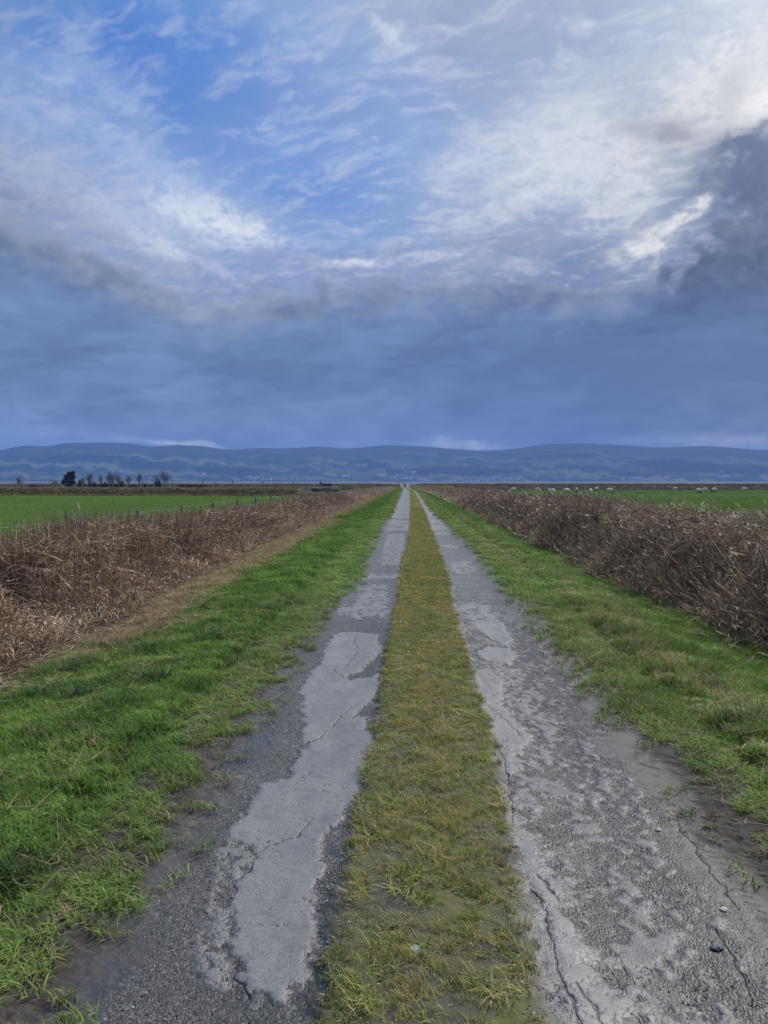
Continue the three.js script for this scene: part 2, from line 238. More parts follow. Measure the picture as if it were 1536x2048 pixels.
// ditch water beside the right hedge
{
  const s = new THREE.Shape(); for (let i = 0; i < 30; i++) { const a = i / 30 * Math.PI * 2, r = 1 + 0.25 * N1(Math.cos(a) * 2, Math.sin(a) * 2); s[i ? 'lineTo' : 'moveTo'](Math.cos(a) * 0.5 * r, Math.sin(a) * 2.4 * r); }
  const g = new THREE.ShapeGeometry(s).rotateX(-Math.PI / 2); g.translate(4.25, -0.40, -22.5);
  structure(new THREE.Mesh(g, std([0.03, 0.03, 0.028], 0.06)), 'ditch_water', 'small pool of standing water in the ditch below the brown reeds');
}

// ---------------------------------------------------------------- the track: two worn wheel tracks of broken tarmac
const PATCH = {
  L1: [[-0.417,2.378],[-0.342,2.454],[-0.330,2.615],[-0.325,2.799],[-0.365,3.007],[-0.345,3.250],[-0.376,3.458],[-0.301,3.754],[-0.254,4.089],[-0.165,4.323],[-0.192,4.649],[-0.240,5.028],[-0.321,5.413],[-0.419,5.237],[-0.546,4.869],[-0.646,4.725],[-0.651,4.211],[-0.775,4.143],[-0.790,3.859],[-0.820,3.520],[-0.649,3.345],[-0.691,3.016],[-0.643,2.839],[-0.579,2.580],[-0.513,2.424]],
  L2: [[-0.786,5.835],[-0.841,6.020],[-0.812,6.673],[-0.770,6.918],[-0.808,7.529],[-0.772,8.342],[-0.572,8.462],[-0.315,8.272],[-0.300,7.854],[-0.235,7.388],[-0.341,7.049],[-0.387,6.741],[-0.531,6.438],[-0.466,6.341],[-0.249,6.514],[-0.209,6.098],[-0.274,5.728],[-0.385,5.238],[-0.504,4.919],[-0.663,4.799],[-0.688,5.229],[-0.746,5.460]],
  L3: [[-0.730,10.845],[-0.772,12.230],[-0.604,12.433],[-0.331,12.342],[-0.265,10.276],[-0.242,9.395],[-0.473,9.330],[-0.624,9.269],[-0.888,9.612],[-0.871,10.122],[-0.691,10.264]],
  L4: [[-0.867,13.288],[-0.861,13.642],[-0.127,13.787],[-0.120,13.083],[-0.818,12.952]],
  L5: [[-0.596,15.590],[-0.584,17.155],[-0.624,20.874],[-0.622,24.142],[-0.127,24.936],[-0.063,20.890],[-0.125,17.560],[-0.139,15.143],[-0.457,15.284]],
  L6: [[-0.582,29.720],[-0.568,36.795],[-0.477,51.488],[-0.432,70.140],[0.219,70.159],[0.096,45.460],[0.094,29.740],[-0.027,28.114]],
  R1: [[0.547,2.1],[0.490,2.417],[0.493,2.557],[0.492,2.791],[0.488,3.051],[0.471,3.275],[0.485,3.534],[0.522,3.639],[0.575,3.537],[0.595,3.391],[0.555,3.277],[0.606,3.215],[0.601,3.133],[0.582,2.980],[0.580,2.875],[0.594,2.810],[0.638,2.688],[0.603,2.574],[0.630,2.483],[0.674,2.411],[0.676,2.1]],
  R2: [[0.533,4.421],[0.528,4.760],[0.526,5.752],[0.532,6.503],[0.671,6.865],[0.782,6.345],[0.684,5.691],[0.744,5.216],[0.802,4.958],[0.717,4.812],[0.650,4.764],[0.621,4.346],[0.556,4.269]],
  R3: [[0.671,9.658],[0.567,10.301],[0.769,10.447],[1.057,10.316],[1.084,9.434],[1.083,8.789],[1.060,8.054],[0.976,7.652],[0.884,7.966],[0.766,8.489],[0.678,9.197]],
  R4: [[0.634,7.349],[0.778,7.723],[0.992,7.652],[1.005,7.291],[0.888,6.957],[0.714,7.080]],
  R6: [[0.817,15.475],[1.209,16.476],[1.284,14.612],[1.015,13.821],[0.801,14.066]],
  R7: [[0.791,19.592],[0.906,20.369],[1.309,20.116],[1.205,19.120]],
  R8: [[0.761,25.372],[1.200,25.807],[1.325,24.200],[0.813,23.812]],
  R9: [[0.741,28.658],[0.967,40.710],[1.130,64.364],[1.521,70.198],[1.543,51.549],[1.558,38.696],[1.186,26.696],[0.800,26.685]],
};
const CRAZED = [[[-0.820,3.520],[-0.649,3.345],[-0.691,3.016],[-0.643,2.839],[-0.579,2.580],[-0.513,2.424],[-0.450,2.342],[-0.536,2.387],[-0.672,2.483],[-0.734,2.618],[-0.756,2.869],[-0.793,2.976],[-0.813,3.258],[-0.870,3.443]], [[0.42,2.0],[0.46,3.2],[0.5,4.2],[0.5,6.4],[0.66,6.9],[0.95,6.8],[0.92,5.4],[0.72,4.3],[0.66,3.4],[0.72,2.7],[0.80,2.0]]];
const CRACKS = [[[-0.687,4.752],[-0.550,4.898],[-0.437,5.469],[-0.340,5.726]], [[-0.540,8.267],[-0.545,7.842],[-0.476,7.533],[-0.509,7.110],[-0.546,6.821]], [[-0.651,6.728],[-0.527,6.418],[-0.391,6.618],[-0.250,7.323]],
  [[-0.712,3.284],[-0.644,3.378],[-0.572,3.477],[-0.501,3.530],[-0.452,3.693]], [[-0.644,3.263],[-0.680,3.135],[-0.685,3.016]], [[-0.581,2.552],[-0.487,2.376]], [[0.488,3.051],[0.512,2.907],[0.492,2.791],[0.511,2.655],[0.493,2.557],[0.500,2.467],[0.53,2.2]],
  [[0.537,3.171],[0.585,2.998]], [[0.550,2.481],[0.550,2.407],[0.577,2.361],[0.6,2.2]], [[1.266,3.689],[1.265,3.458],[1.250,3.192],[1.249,2.947]], [[0.528,4.760],[0.557,4.502],[0.529,4.058],[0.499,3.639]], [[0.526,5.752],[0.609,5.500],[0.677,5.214],[0.723,4.956]],
  [[1.112,2.809],[1.101,2.672],[1.083,2.509],[1.054,2.387]], [[1.323,6.980],[1.092,6.520],[1.011,6.273]], [[-0.621,9.213],[-0.471,9.296],[-0.243,9.418]], [[-0.811,12.844],[-0.544,12.852],[-0.253,12.947]]];
const boxed = (pts, pad) => ({ pts, x0: Math.min(...pts.map((p) => p[0])) - pad, x1: Math.max(...pts.map((p) => p[0])) + pad, d0: Math.min(...pts.map((p) => p[1])) - pad, d1: Math.max(...pts.map((p) => p[1])) + pad });
const patches = Object.values(PATCH).map((p) => boxed(p, 0.15)), crazed = CRAZED.map((p) => boxed(p, 0.15)), cracks = CRACKS.map((p) => boxed(p, 0.15));
const toSegment = (x, y, a, b, k = 1) => { const ax = b[0] - a[0], ay = (b[1] - a[1]) * k, px = x - a[0], py = (y - a[1]) * k, t = clamp((px * ax + py * ay) / (ax * ax + ay * ay + 1e-9)); return Math.hypot(px - t * ax, py - t * ay); };
function inside({ pts, x0, x1, d0, d1 }, x, d) {                           // > 0 inside, in metres from the rim
  if (x < x0 || x > x1 || d < d0 || d > d1) return -1;
  let hit = false, best = 9;
  for (let i = 0, j = pts.length - 1; i < pts.length; j = i++) { const a = pts[i], b = pts[j]; if ((a[1] > d) !== (b[1] > d) && x < (b[0] - a[0]) * (d - a[1]) / (b[1] - a[1]) + a[0]) hit = !hit; best = Math.min(best, toSegment(x, d, a, b)); }
  return hit ? best : -best;
}
function cells(x, y) {                                                     // distance to the nearest edge of a random paving of cells
  const ix = Math.floor(x), iy = Math.floor(y); let a = 9, b = 9;
  for (let j = -1; j < 2; j++) for (let i = -1; i < 2; i++) { const cx = ix + i, cy = iy + j, h = Math.sin(cx * 127.1 + cy * 311.7) * 43758.5453, g = Math.sin(cx * 269.5 + cy * 183.3) * 43758.5453, dx = cx + (h - Math.floor(h)) - x, dy = cy + (g - Math.floor(g)) - y, q = dx * dx + dy * dy; if (q < a) { b = a; a = q; } else if (q < b) b = q; }
  return Math.sqrt(b) - Math.sqrt(a);
}
const agg = { e: 0, t: 0 };
function aggregate(x, y) {                                                 // chippings packed side by side: distance to the joint, and a tone per stone
  const ix = Math.floor(x), iy = Math.floor(y); let a = 9, b = 9, t = 0;
  for (let j = -1; j < 2; j++) for (let i = -1; i < 2; i++) { const cx = ix + i, cy = iy + j; let h = Math.imul(cx, 374761393) + Math.imul(cy, 668265263) | 0; h = Math.imul(h ^ (h >>> 13), 1274126177); h ^= h >>> 16; const dx = cx + (h & 1023) / 1023 - x, dy = cy + ((h >>> 10) & 1023) / 1023 - y, q = dx * dx + dy * dy; if (q < a) { b = a; a = q; t = ((h >>> 20) & 1023) / 1023; } else if (q < b) b = q; }
  agg.e = Math.sqrt(b) - Math.sqrt(a); agg.t = t; return agg;
}
const TAR = [0.172, 0.172, 0.170], GRIT = [0.026, 0.0262, 0.027], CHIP = [0.125, 0.125, 0.124], SILT = [0.060, 0.059, 0.058], MUD = [0.048, 0.038, 0.031], PALE = [0.24, 0.235, 0.22];
const road = { c: [0, 0, 0], h: 0, r: 0, g: 0, m: 0 };
function sampleRoad(x, d, fine) {
  const wx = fbm(N1, x * 6, d * 6, fine ? 4 : 3) * (fine ? 0.04 : 0.085), wd = fbm(N2, x * 5 + 7, d * 5, fine ? 3 : 2) * (fine ? 0.06 : 0.3);
  const qx = x + wx, qd = d + wd, le = leftEdge(d), sl = stripL(d), sr = stripR(d), re = rightEdge(d);
  let tar = 0, craze = 0, crack = 0; const wob = fine ? fbm(N2, x * 28, d * 28, 3, 0.65) * 0.026 : fbm(N2, x * 12, d * 6, 2) * 0.04;
  for (const p of patches) { const s = inside(p, qx, qd); if (s > -0.1) tar = Math.max(tar, sm(-0.016, 0.02, s + wob)); }
  for (const p of crazed) { const s = inside(p, qx, qd); if (s > -0.1) craze = Math.max(craze, sm(-0.03, 0.03, s)); }
  if (fine || d < 14) for (const p of cracks) { if (qx < p.x0 || qx > p.x1 || qd < p.d0 || qd > p.d1) continue; for (let i = 1; i < p.pts.length; i++) { const s = toSegment(x + wx * 0.55, d + wd * 0.4, p.pts[i - 1], p.pts[i]); crack = Math.max(crack, sm(0.0065, 0.0015, s)); } }
  const left = x < (sl + sr) / 2, u = left ? (x - le) / (sl - le) : (x - sr) / (re - sr);
  const n = fbm(N1, x * 2.2 + 20, d * 1.4, 4), m = fbm(N2, x * 9, d * 9, 3), f = fine ? fbm(N1, x * 48, d * 48, 2, 0.7) * 0.55 + fbm(N2, x * 118, d * 118, 2, 0.6) * 0.65 : fbm(N1, x * 24, d * 12, 2);
  if (d > 26) {                                                            // farther on the top coat comes and goes
    const br = fbm(N2, x * 1.6, d * 0.30, 4) + 0.55 * N1(d * 0.35, left ? 3 : 9);
    tar = Math.max(tar * sm(-0.55, -0.15, br), left ? sm(0.28, 0.42, u) * sm(1.0, 0.88, u) * sm(-0.5, 0.0, br + 0.1) : sm(0.02, 0.12, u) * sm(0.66, 0.5, u) * sm(-0.6, -0.1, br));
  }
  if (!left && d < 26) tar = Math.max(tar, sm(0.02, 0.42, fbm(N1, x * 3.1 + 90, d * 1.9, 4, 0.6) * 0.8 + m * 0.5 + 0.12 - Math.max(0, u - 0.45) * 1.1) * sm(1.0, 0.8, u) * mix(0.62, 0.5, sm(4, 12, d)));
  if (!fine && d <= 26) tar *= sm(-0.42, -0.1, fbm(N2, x * 5, d * 2.2, 3));
  const en = n * 0.1 + m * 0.06, onTrack = sm(le - 0.14 + en * 2, le + 0.16 + en * 2, x) * sm(re + 0.14 + en * 2, re - 0.16 + en * 2, x), strip = sm(sl - 0.05, sl + 0.06, qx) * sm(sr + 0.05, sr - 0.06, qx);
  // loose base: gravel, with silt where water stood
  let silt = left ? sm(0.26, 0.05, u + n * 0.16 + f * 0.06) * 0.8 : sm(0.66, 0.90, u + n * 0.16);
  if (!left) silt = Math.max(silt, sm(0.25, 0.6, n + m * 0.2) * 0.6);
  let c = mix3(GRIT, CHIP, clamp(0.26 + f * 0.8 + m * 0.2 + n * 0.1)), stone = 0;
  if (fine) { const g = aggregate(x * 92 + m * 1.5, d * 92); stone = sm(0.04, 0.28, g.e); const k = stone * (0.25 + 0.75 * g.t * g.t); c = mix3([GRIT[0] * 0.7, GRIT[1] * 0.7, GRIT[2] * 0.7], [0.165, 0.164, 0.162], clamp(k * (0.72 + n * 0.3 + m * 0.25) + f * 0.08)); } else c = [c[0] * 1.25, c[1] * 1.25, c[2] * 1.25];
  if (!left && d < 12) { const blot = sm(0.28, 0.62, m + n * 0.55 + f * 0.25) * sm(1.0, 0.7, u); c = mix3(c, PALE, blot * 0.34); const dim = mix(0.62, 0.98, sm(-0.45, 0.45, n * 0.8 + m * 0.5)); c = [c[0] * dim, c[1] * dim, c[2] * dim]; }
  c = mix3(c, mix3(SILT, [0.044, 0.043, 0.044], clamp(0.5 - n)), silt * 0.85);
  let h = (f * 0.003 + stone * 0.003) * (1 - silt * 0.7) - 0.004;
  // top coat
  if (craze > 0) { const e = cells(x * 13 + wx * 26 + f * 0.2, d * 13 + wd * 22), keep = sm(-0.1, 0.25, n * 0.8 + m * 0.7 + f * 0.2); tar = Math.max(tar, craze * keep * 0.8); crack = Math.max(crack, craze * sm(0.07, 0.02, e) * sm(-0.25, 0.2, m + n + 0.1) * 0.8); }
  if (tar > 0) {
    let t = mix3(TAR, [0.138, 0.139, 0.142], clamp(0.5 + n * 0.9));
    const worn = fbm(N2, x * 4 + 33, d * 3, 3), fl = (1 + f * 0.36 + m * 0.2 + worn * 0.16) * (fine ? 0.86 + 0.28 * aggregate(x * 150, d * 150).t : 0.95); t = [t[0] * fl, t[1] * fl, t[2] * fl];
    t = mix3(t, GRIT, sm(0.30, 0.62, m * 0.6 + f * 0.45 + worn * 0.3) * 0.6); if (fine) { const e = cells(x * 2.6 + wx * 14, d * 2.2 + wd * 10); crack = Math.max(crack, sm(0.022, 0.006, e) * 0.75 * sm(-0.2, 0.3, worn + m)); }
    c = mix3(c, t, tar); h = mix(h, 0.005 + n * 0.004 + f * 0.0006, tar);
  }
  if (fine && !left) { const w = Math.exp(-((x - 0.60) ** 2 / 0.002 + (d - 2.62) ** 2 / 0.004)); c = mix3(c, [0.34, 0.33, 0.31], clamp(w * sm(-0.1, 0.5, f + m))); }
  c = mix3(c, [0.02, 0.0195, 0.018], crack * 0.8); h -= crack * 0.006;
  // strip and margins
  const mossy = clamp(0.5 + n * 0.7 + m * 0.5);
  let s = mix3(mix3(GRIT, CHIP, clamp(0.2 + f * 0.8)), mix3([0.088, 0.088, 0.026], [0.055, 0.047, 0.030], clamp(0.4 - n + f * 0.4)), clamp(mossy + 0.22 + 0.2 * sm(3, 6, d)));
  c = mix3(c, s, strip); h = mix(h, 0.015 + m * 0.006 + f * 0.004, strip);
  const dirt = Math.max(1 - onTrack, mud(x, d) * sm(0.12, -0.05, Math.min(x - le, re - x)));
  c = mix3(c, mix3(mix3(MUD, [0.034, 0.029, 0.025], clamp(0.5 + m + f * 0.6)), mix3(THATCH, [0.075, 0.062, 0.036], clamp(0.5 + f)), sm(-0.1, 0.45, n + m * 0.5 + 0.1 - mud(x, d) * 0.6)), dirt); if (fine) { const q = aggregate(x * 34 + m * 2, d * 34); c = mix3(c, [c[0] * (0.55 + 0.9 * q.t), c[1] * (0.55 + 0.9 * q.t), c[2] * (0.55 + 0.9 * q.t)], dirt * 0.8); stone = sm(0.0, 0.35, q.e) * 0.006 * q.t; } h = mix(h, 0.002 + fbm(N2, x * 7, d * 7, 4, 0.6) * 0.012 + f * 0.003 + (fine ? stone : 0), dirt);
  // tyre prints in the mud on the right
  if (fine && x > 1.2 && d < 4.3) { const k = 0.55 * sm(1.24, 1.27, x) * sm(1.56, 1.5, x) * sm(4.2, 3.7, d), lug = sm(0.35, 0.8, Math.sin((d + (x - 1.4) * 0.5 + m * 0.012) * 118)) * Math.max(sm(1.27, 1.29, x) * sm(1.345, 1.325, x), sm(1.41, 1.43, x) * sm(1.48, 1.46, x)) * sm(-0.4, 0.2, n + m); h -= k * (0.002 + lug * 0.007); c = mix3(c, MUD, k * 0.6); }
  const rut = left ? Math.exp(-(((x - mix(le, sl, 0.6)) / 0.3) ** 2)) : Math.exp(-(((x - mix(sr, re, 0.4)) / 0.3) ** 2));
  h -= rut * 0.018 * (1 - strip);
  const wet = Math.exp(-(((x + 1.0) / 0.13) ** 2 + ((d - 4.75) / 0.5) ** 2)) + 0.55 * Math.exp(-(((x + 1.05) / 0.16) ** 2 + ((d - 2.45) / 0.35) ** 2));
  h = mix(h, -0.006, clamp(wet) * 0.9);
  road.c = c; road.h = h; road.g = tar; road.m = dirt;
  road.r = clamp(mix(mix(0.54, 0.54, tar), 0.60, silt * (1 - tar)) + strip * 0.35 + dirt * 0.4 - clamp(wet) * 0.75 * sm(-0.25, 0.1, n + m), 0.10, 0.95);
  return road;
}
const roadMesh = new THREE.Group(); structure(roadMesh, 'track', 'narrow farm track of broken grey tarmac in two wheel tracks');
function roadPiece(name, d0, d1, dx, steps, tw, th, fine) {
  const x0 = -2.1, x1 = 2.5, off = (d) => shift(d) * 0, nx = Math.round((x1 - x0) / dx), pos = [], uv = [], idx = [];
  for (let j = 0; j <= steps; j++) {
    const d = d0 * (d1 / d0) ** (j / steps), lo = Math.min(x0, leftEdge(d) - 0.6), hi = Math.max(x1, rightEdge(d) + 0.6);
    for (let i = 0; i <= nx; i++) {
      const x = mix(x0 + (d > 100 ? leftEdge(d) - leftEdge(100) : 0), x1 + (d > 100 ? rightEdge(d) - rightEdge(100) : 0), i / nx), s = sampleRoad(x, d, fine);
      const out = Math.max(leftEdge(d) - x, x - rightEdge(d)), y = s.h + fall(d) - sm(0.30, 0.66, out) * 0.14 + sm(0, 0.3, out) * 0.012;
      pos.push(x, y, -d); uv.push(i / nx, (d - d0) / (d1 - d0));
      const k = j * (nx + 1) + i; if (i && j) idx.push(k - nx - 2, k - nx - 1, k - 1, k - 1, k - nx - 1, k);
    }
  }
  const g = new THREE.BufferGeometry(); g.setAttribute('position', new THREE.Float32BufferAttribute(pos, 3)); g.setAttribute('uv', new THREE.Float32BufferAttribute(uv, 2)); g.setIndex(idx); g.computeVertexNormals();
  const ca = new Uint8Array(tw * th * 4), ra = new Uint8Array(tw * th * 4), ba = new Uint8Array(tw * th * 4);
  for (let j = 0, o = 0; j < th; j++) { const d = mix(d0, d1, (j + 0.5) / th); for (let i = 0; i < tw; i++, o += 4) {
    const x = mix(x0 + (d > 100 ? leftEdge(d) - leftEdge(100) : 0), x1 + (d > 100 ? rightEdge(d) - rightEdge(100) : 0), (i + 0.5) / tw), s = sampleRoad(x, d, fine);
    for (let q = 0; q < 3; q++) { ca[o + q] = clamp(srgb(Math.max(0, s.c[q]))) * 255; ra[o + q] = s.r * 255; ba[o + q] = clamp(0.5 + s.h * 16) * 255; } ca[o + 3] = ra[o + 3] = ba[o + 3] = 255;
  } }
  const tex = (a, c) => { const t = new THREE.DataTexture(a, tw, th); t.magFilter = t.minFilter = THREE.LinearFilter; if (c) t.colorSpace = THREE.SRGBColorSpace; t.needsUpdate = true; return t; };
  const m = new THREE.MeshPhysicalMaterial({ map: tex(ca, true), roughnessMap: tex(ra), roughness: 1, specularIntensity: 0.85 });
  if (fine) { m.bumpMap = tex(ba); m.bumpScale = 0.04; }
  return put(new THREE.Mesh(g, m), name, roadMesh);
}
roadPiece('worn_tarmac', 1.0, 9.0, 0.016, 420, 1440, 1536, true);
roadPiece('worn_tarmac', 9.0, 40, 0.04, 260, 768, 1280, false);
roadPiece('worn_tarmac', 40, 330, 0.12, 220, 320, 768, false);

// ---------------------------------------------------------------- hills beyond the estuary
const RIDGE = smoothTable([[-60, 2.0], [-48, 2.5], [-38, 2.2], [-31, 1.95], [-27.63,2.084],[-26.89,2.261],[-26.05,2.408],[-24.77,2.398],[-23.84,2.581],[-21.79,2.685],[-19.36,2.655],[-18.20,2.464],[-17.20,2.546],[-16.18,2.593],[-14.81,2.538],[-13.43,2.375],[-12.39,2.313],[-10.91,2.430],[-8.85,2.425],[-6.34,2.562],[-4.53,2.423],[-3.45,2.497],[-1.64,2.660],[-0.19,2.641],[1.62,2.530],[3.79,2.343],[5.58,2.263],[7.49,2.359],[8.76,2.527],[10.15,2.692],[12.22,2.722],[13.91,2.649],[15.58,2.523],[17.22,2.380],[18.51,2.378],[20.40,2.415],[21.63,2.327],[22.84,2.174],[24.21,2.117], [29, 2.3], [38, 2.0], [50, 2.4], [60, 2]]);
const SHORE = 4400, CREST = 6600, RAD = Math.PI / 180;
const shoreAt = (b) => SHORE + 180 * N1(b * 0.07, 2);
function hill(b, r) {                                                      // height of the hills at bearing b and range r
  const top = Math.tan(RIDGE(b) * RAD) * CREST + EYE, s = shoreAt(b), t = (r - s) / (CREST - s);
  if (t <= 0) return -1.2;
  const spur = N2(b * 0.16, 1) * 0.5 + N1(b * 0.4, 7) * 0.28;
  if (t > 1) return top * (1 - sm(1, 1.9, t) * 0.8);
  const p = mix(t ** mix(1.15, 1.65, 0.5 + 0.5 * spur), sm(0, 1, t), 0.45);
  return 1 + top * p * 0.997 + fbm(N1, b * 0.5, r * 0.0016, 4) * 16 * sm(0, 0.12, t) * sm(1, 0.8, t) - 1;
}
const onHill = (b, m) => { let lo = shoreAt(b), hi = CREST; for (let i = 0; i < 30; i++) { const r = (lo + hi) / 2; if (hill(b, r) < m) lo = r; else hi = r; } return [Math.sin(b * RAD) * lo, hill(b, lo), -Math.cos(b * RAD) * lo]; };
// houses: bearing from, to, height above the sea, how many, label, group
const HOUSES = [];
{
  const rnd = rng(6);
  const A = 'house in the village on the shore below the hills', B = 'house in the hamlet on the slope above the shore village', C = 'farmhouse on its own on the hillside', D = 'house among dark woods at the foot of the hills', E = 'house in the row at the foot of the wooded hill', F = 'house in the group high on the hillside fields';
  for (const [b0, b1, m, n, label, group] of [
    [-15.9, -15.2, 62, 3, D, 'houses in the woods'], [-16.6, -16.2, 10, 3, D, 'houses in the woods'], [-14.7, -14.5, 60, 1, D, 'houses in the woods'], [-12.4, -12.2, 9, 2, D, 'houses in the woods'], [-11.6, -10.8, 24, 4, D, 'houses in the woods'], [-10.2, -9.9, 10, 2, D, 'houses in the woods'], [-19.8, -19.6, 38, 1, D, 'houses in the woods'],
    [-7.1, -6.4, 108, 5, F, 'houses high on the hillside'], [-5.8, -5.6, 128, 1, C, 'lone farmhouses'], [-4.9, -4.8, 104, 1, C, 'lone farmhouses'], [-4.4, -4.3, 80, 1, C, 'lone farmhouses'], [-0.3, -0.1, 62, 1, C, 'lone farmhouses'], [0.3, 0.5, 64, 1, C, 'lone farmhouses'],
    [-6.0, -5.2, 40, 8, B, 'hamlet on the slope'], [-4.8, -4.3, 36, 4, B, 'hamlet on the slope'], [-2.1, -1.9, 38, 2, B, 'hamlet on the slope'], [-1.1, -0.9, 28, 2, B, 'hamlet on the slope'],
    [-0.5, 0.4, 25, 8, A, 'village on the shore'], [0.6, 0.8, 28, 1, A, 'village on the shore'], [1.2, 1.6, 14, 3, A, 'village on the shore'], [1.0, 1.8, 6, 4, A, 'village on the shore'], [2.6, 3.4, 5, 7, A, 'village on the shore'], [4.0, 5.1, 5, 8, A, 'village on the shore'], [5.5, 6.1, 14, 7, A, 'village on the shore'], [6.2, 6.7, 27, 5, A, 'village on the shore'], [6.8, 8.1, 25, 12, A, 'village on the shore'],
    [11.3, 11.5, 28, 2, C, 'lone farmhouses'], [12.0, 12.1, 68, 1, C, 'lone farmhouses'], [12.5, 12.6, 64, 1, C, 'lone farmhouses'], [16.0, 16.9, 14, 5, E, 'row below the wood'], [17.9, 18.1, 16, 1, E, 'row below the wood'], [21.3, 21.8, 27, 4, E, 'row below the wood'],
]) for (let i = 0; i < n; i++) { const b = mix(b0, b1, n > 1 ? (i + 0.2 + 0.6 * rnd()) / n : 0.5), at = onHill(b, m * (0.75 + 0.5 * rnd())); HOUSES.push({ at, b, label, group, share: at[1] / (Math.tan(RIDGE(b) * RAD) * CREST) }); }
}
// woods and fields: bearing, height above the sea as a share of the crest, half sizes
const WOODS = [[-22.5, 0.52, 3.2, 0.11], [-25.3, 0.50, 0.9, 0.07], [-18.3, 0.38, 1.6, 0.11], [-16.7, 0.30, 1.0, 0.06], [-13.0, 0.28, 2.4, 0.10], [-12.0, 0.17, 1.5, 0.06], [-9.6, 0.50, 0.9, 0.05], [-7.2, 0.30, 0.5, 0.04], [-4.0, 0.55, 1.6, 0.03], [-3.4, 0.50, 1.0, 0.05], [0.5, 0.22, 2.0, 0.07], [3.6, 0.28, 3.2, 0.11], [6.4, 0.26, 2.0, 0.09], [9.6, 0.58, 1.3, 0.05], [11.6, 0.60, 1.4, 0.07], [12.6, 0.30, 1.6, 0.05], [17.5, 0.44, 2.2, 0.13], [19.6, 0.30, 3.2, 0.11], [15.6, 0.16, 1.7, 0.05], [23, 0.3, 2, 0.14], [-30, 0.3, 3, 0.1], [29, 0.4, 3, 0.1]];
{
  const nb = 1100, nr = 130, pos = [], col = [], idx = [];
  for (let j = 0; j <= nr; j++) for (let i = 0; i <= nb; i++) {
    const b = mix(-56, 56, i / nb), s = shoreAt(b), r = j < 110 ? mix(s - 30, CREST, j / 110) : mix(CREST, CREST + 3200, (j - 110) / 20);
    let y = hill(b, r); const top = Math.tan(RIDGE(b) * RAD) * CREST, share = y / top;
    // patchwork of fields with hedges
    const fx = b * 1.25 + N1(b * 0.6, r * 0.002) * 0.5, fy = r * 0.0046 + b * 0.25 + N2(b * 0.5, r * 0.001) * 0.7;
    const e = cells(fx * 0.8, fy), id = Math.floor(fx * 0.8 + 0.5) * 7.3 + Math.floor(fy + 0.5) * 3.1, tone = 0.5 + 0.5 * Math.sin(id * 12.9);
    const moor = sm(0.55, 0.78, share + N1(b * 0.5, r * 0.002) * 0.12);
    let c = mix3([0.026, 0.046, 0.026], [0.108, 0.132, 0.062], tone * tone);
    c = mix3(c, mix3([0.046, 0.040, 0.028], [0.040, 0.052, 0.028], 0.5 + 0.5 * N2(b, r * 0.004)), moor);
    const hedge = sm(0.07, 0.02, e) * (1 - moor) * sm(-0.3, 0.2, N2(b * 1.2, r * 0.006));
    let wood = 0; for (const w of WOODS) { const q = Math.hypot((b - w[0]) / w[2], (share - w[1]) / w[3]); if (q < 2) wood = Math.max(wood, sm(1.08, 0.86, q + fbm(N1, b * 1.5, share * 14, 3) * 0.5)); }
    wood = Math.max(wood, sm(0.42, 0.52, fbm(N2, b * 0.9 + 5, share * 7, 4)) * sm(0.5, 0.25, share), hedge * 0.8);
    for (const h of HOUSES) { const q = Math.abs(b - h.b); if (q < 0.3) wood *= 1 - sm(1.4, 0.7, Math.hypot(q / 0.2, (share - h.share - (share < h.share ? 0 : 0.004)) / (share < h.share ? 0.03 : 0.012))); }
    c = mix3(c, [0.018, 0.026, 0.018], wood);
    if (j < 110) y += wood * (5 + 2 * N1(b * 30, r * 0.1)) * sm(0, 0.03, share) * sm(0.985, 0.93, share);
    if (share < 0.012) c = [0.12, 0.11, 0.10];
    pos.push(Math.sin(b * RAD) * r, y, -Math.cos(b * RAD) * r); col.push(...c);
    const k = j * (nb + 1) + i; if (i && j) idx.push(k - nb - 2, k - nb - 1, k - 1, k - 1, k - nb - 1, k);
  }
  const g = new THREE.BufferGeometry(); g.setAttribute('position', new THREE.Float32BufferAttribute(pos, 3)); g.setAttribute('color', new THREE.Float32BufferAttribute(col, 3)); g.setIndex(idx); g.computeVertexNormals();
  structure(new THREE.Mesh(g, new THREE.MeshPhysicalMaterial({ vertexColors: true, roughness: 1, specularIntensity: 0.1 })), 'hills', 'long ridge of blue hazy hills with fields and woods beyond the estuary');
}
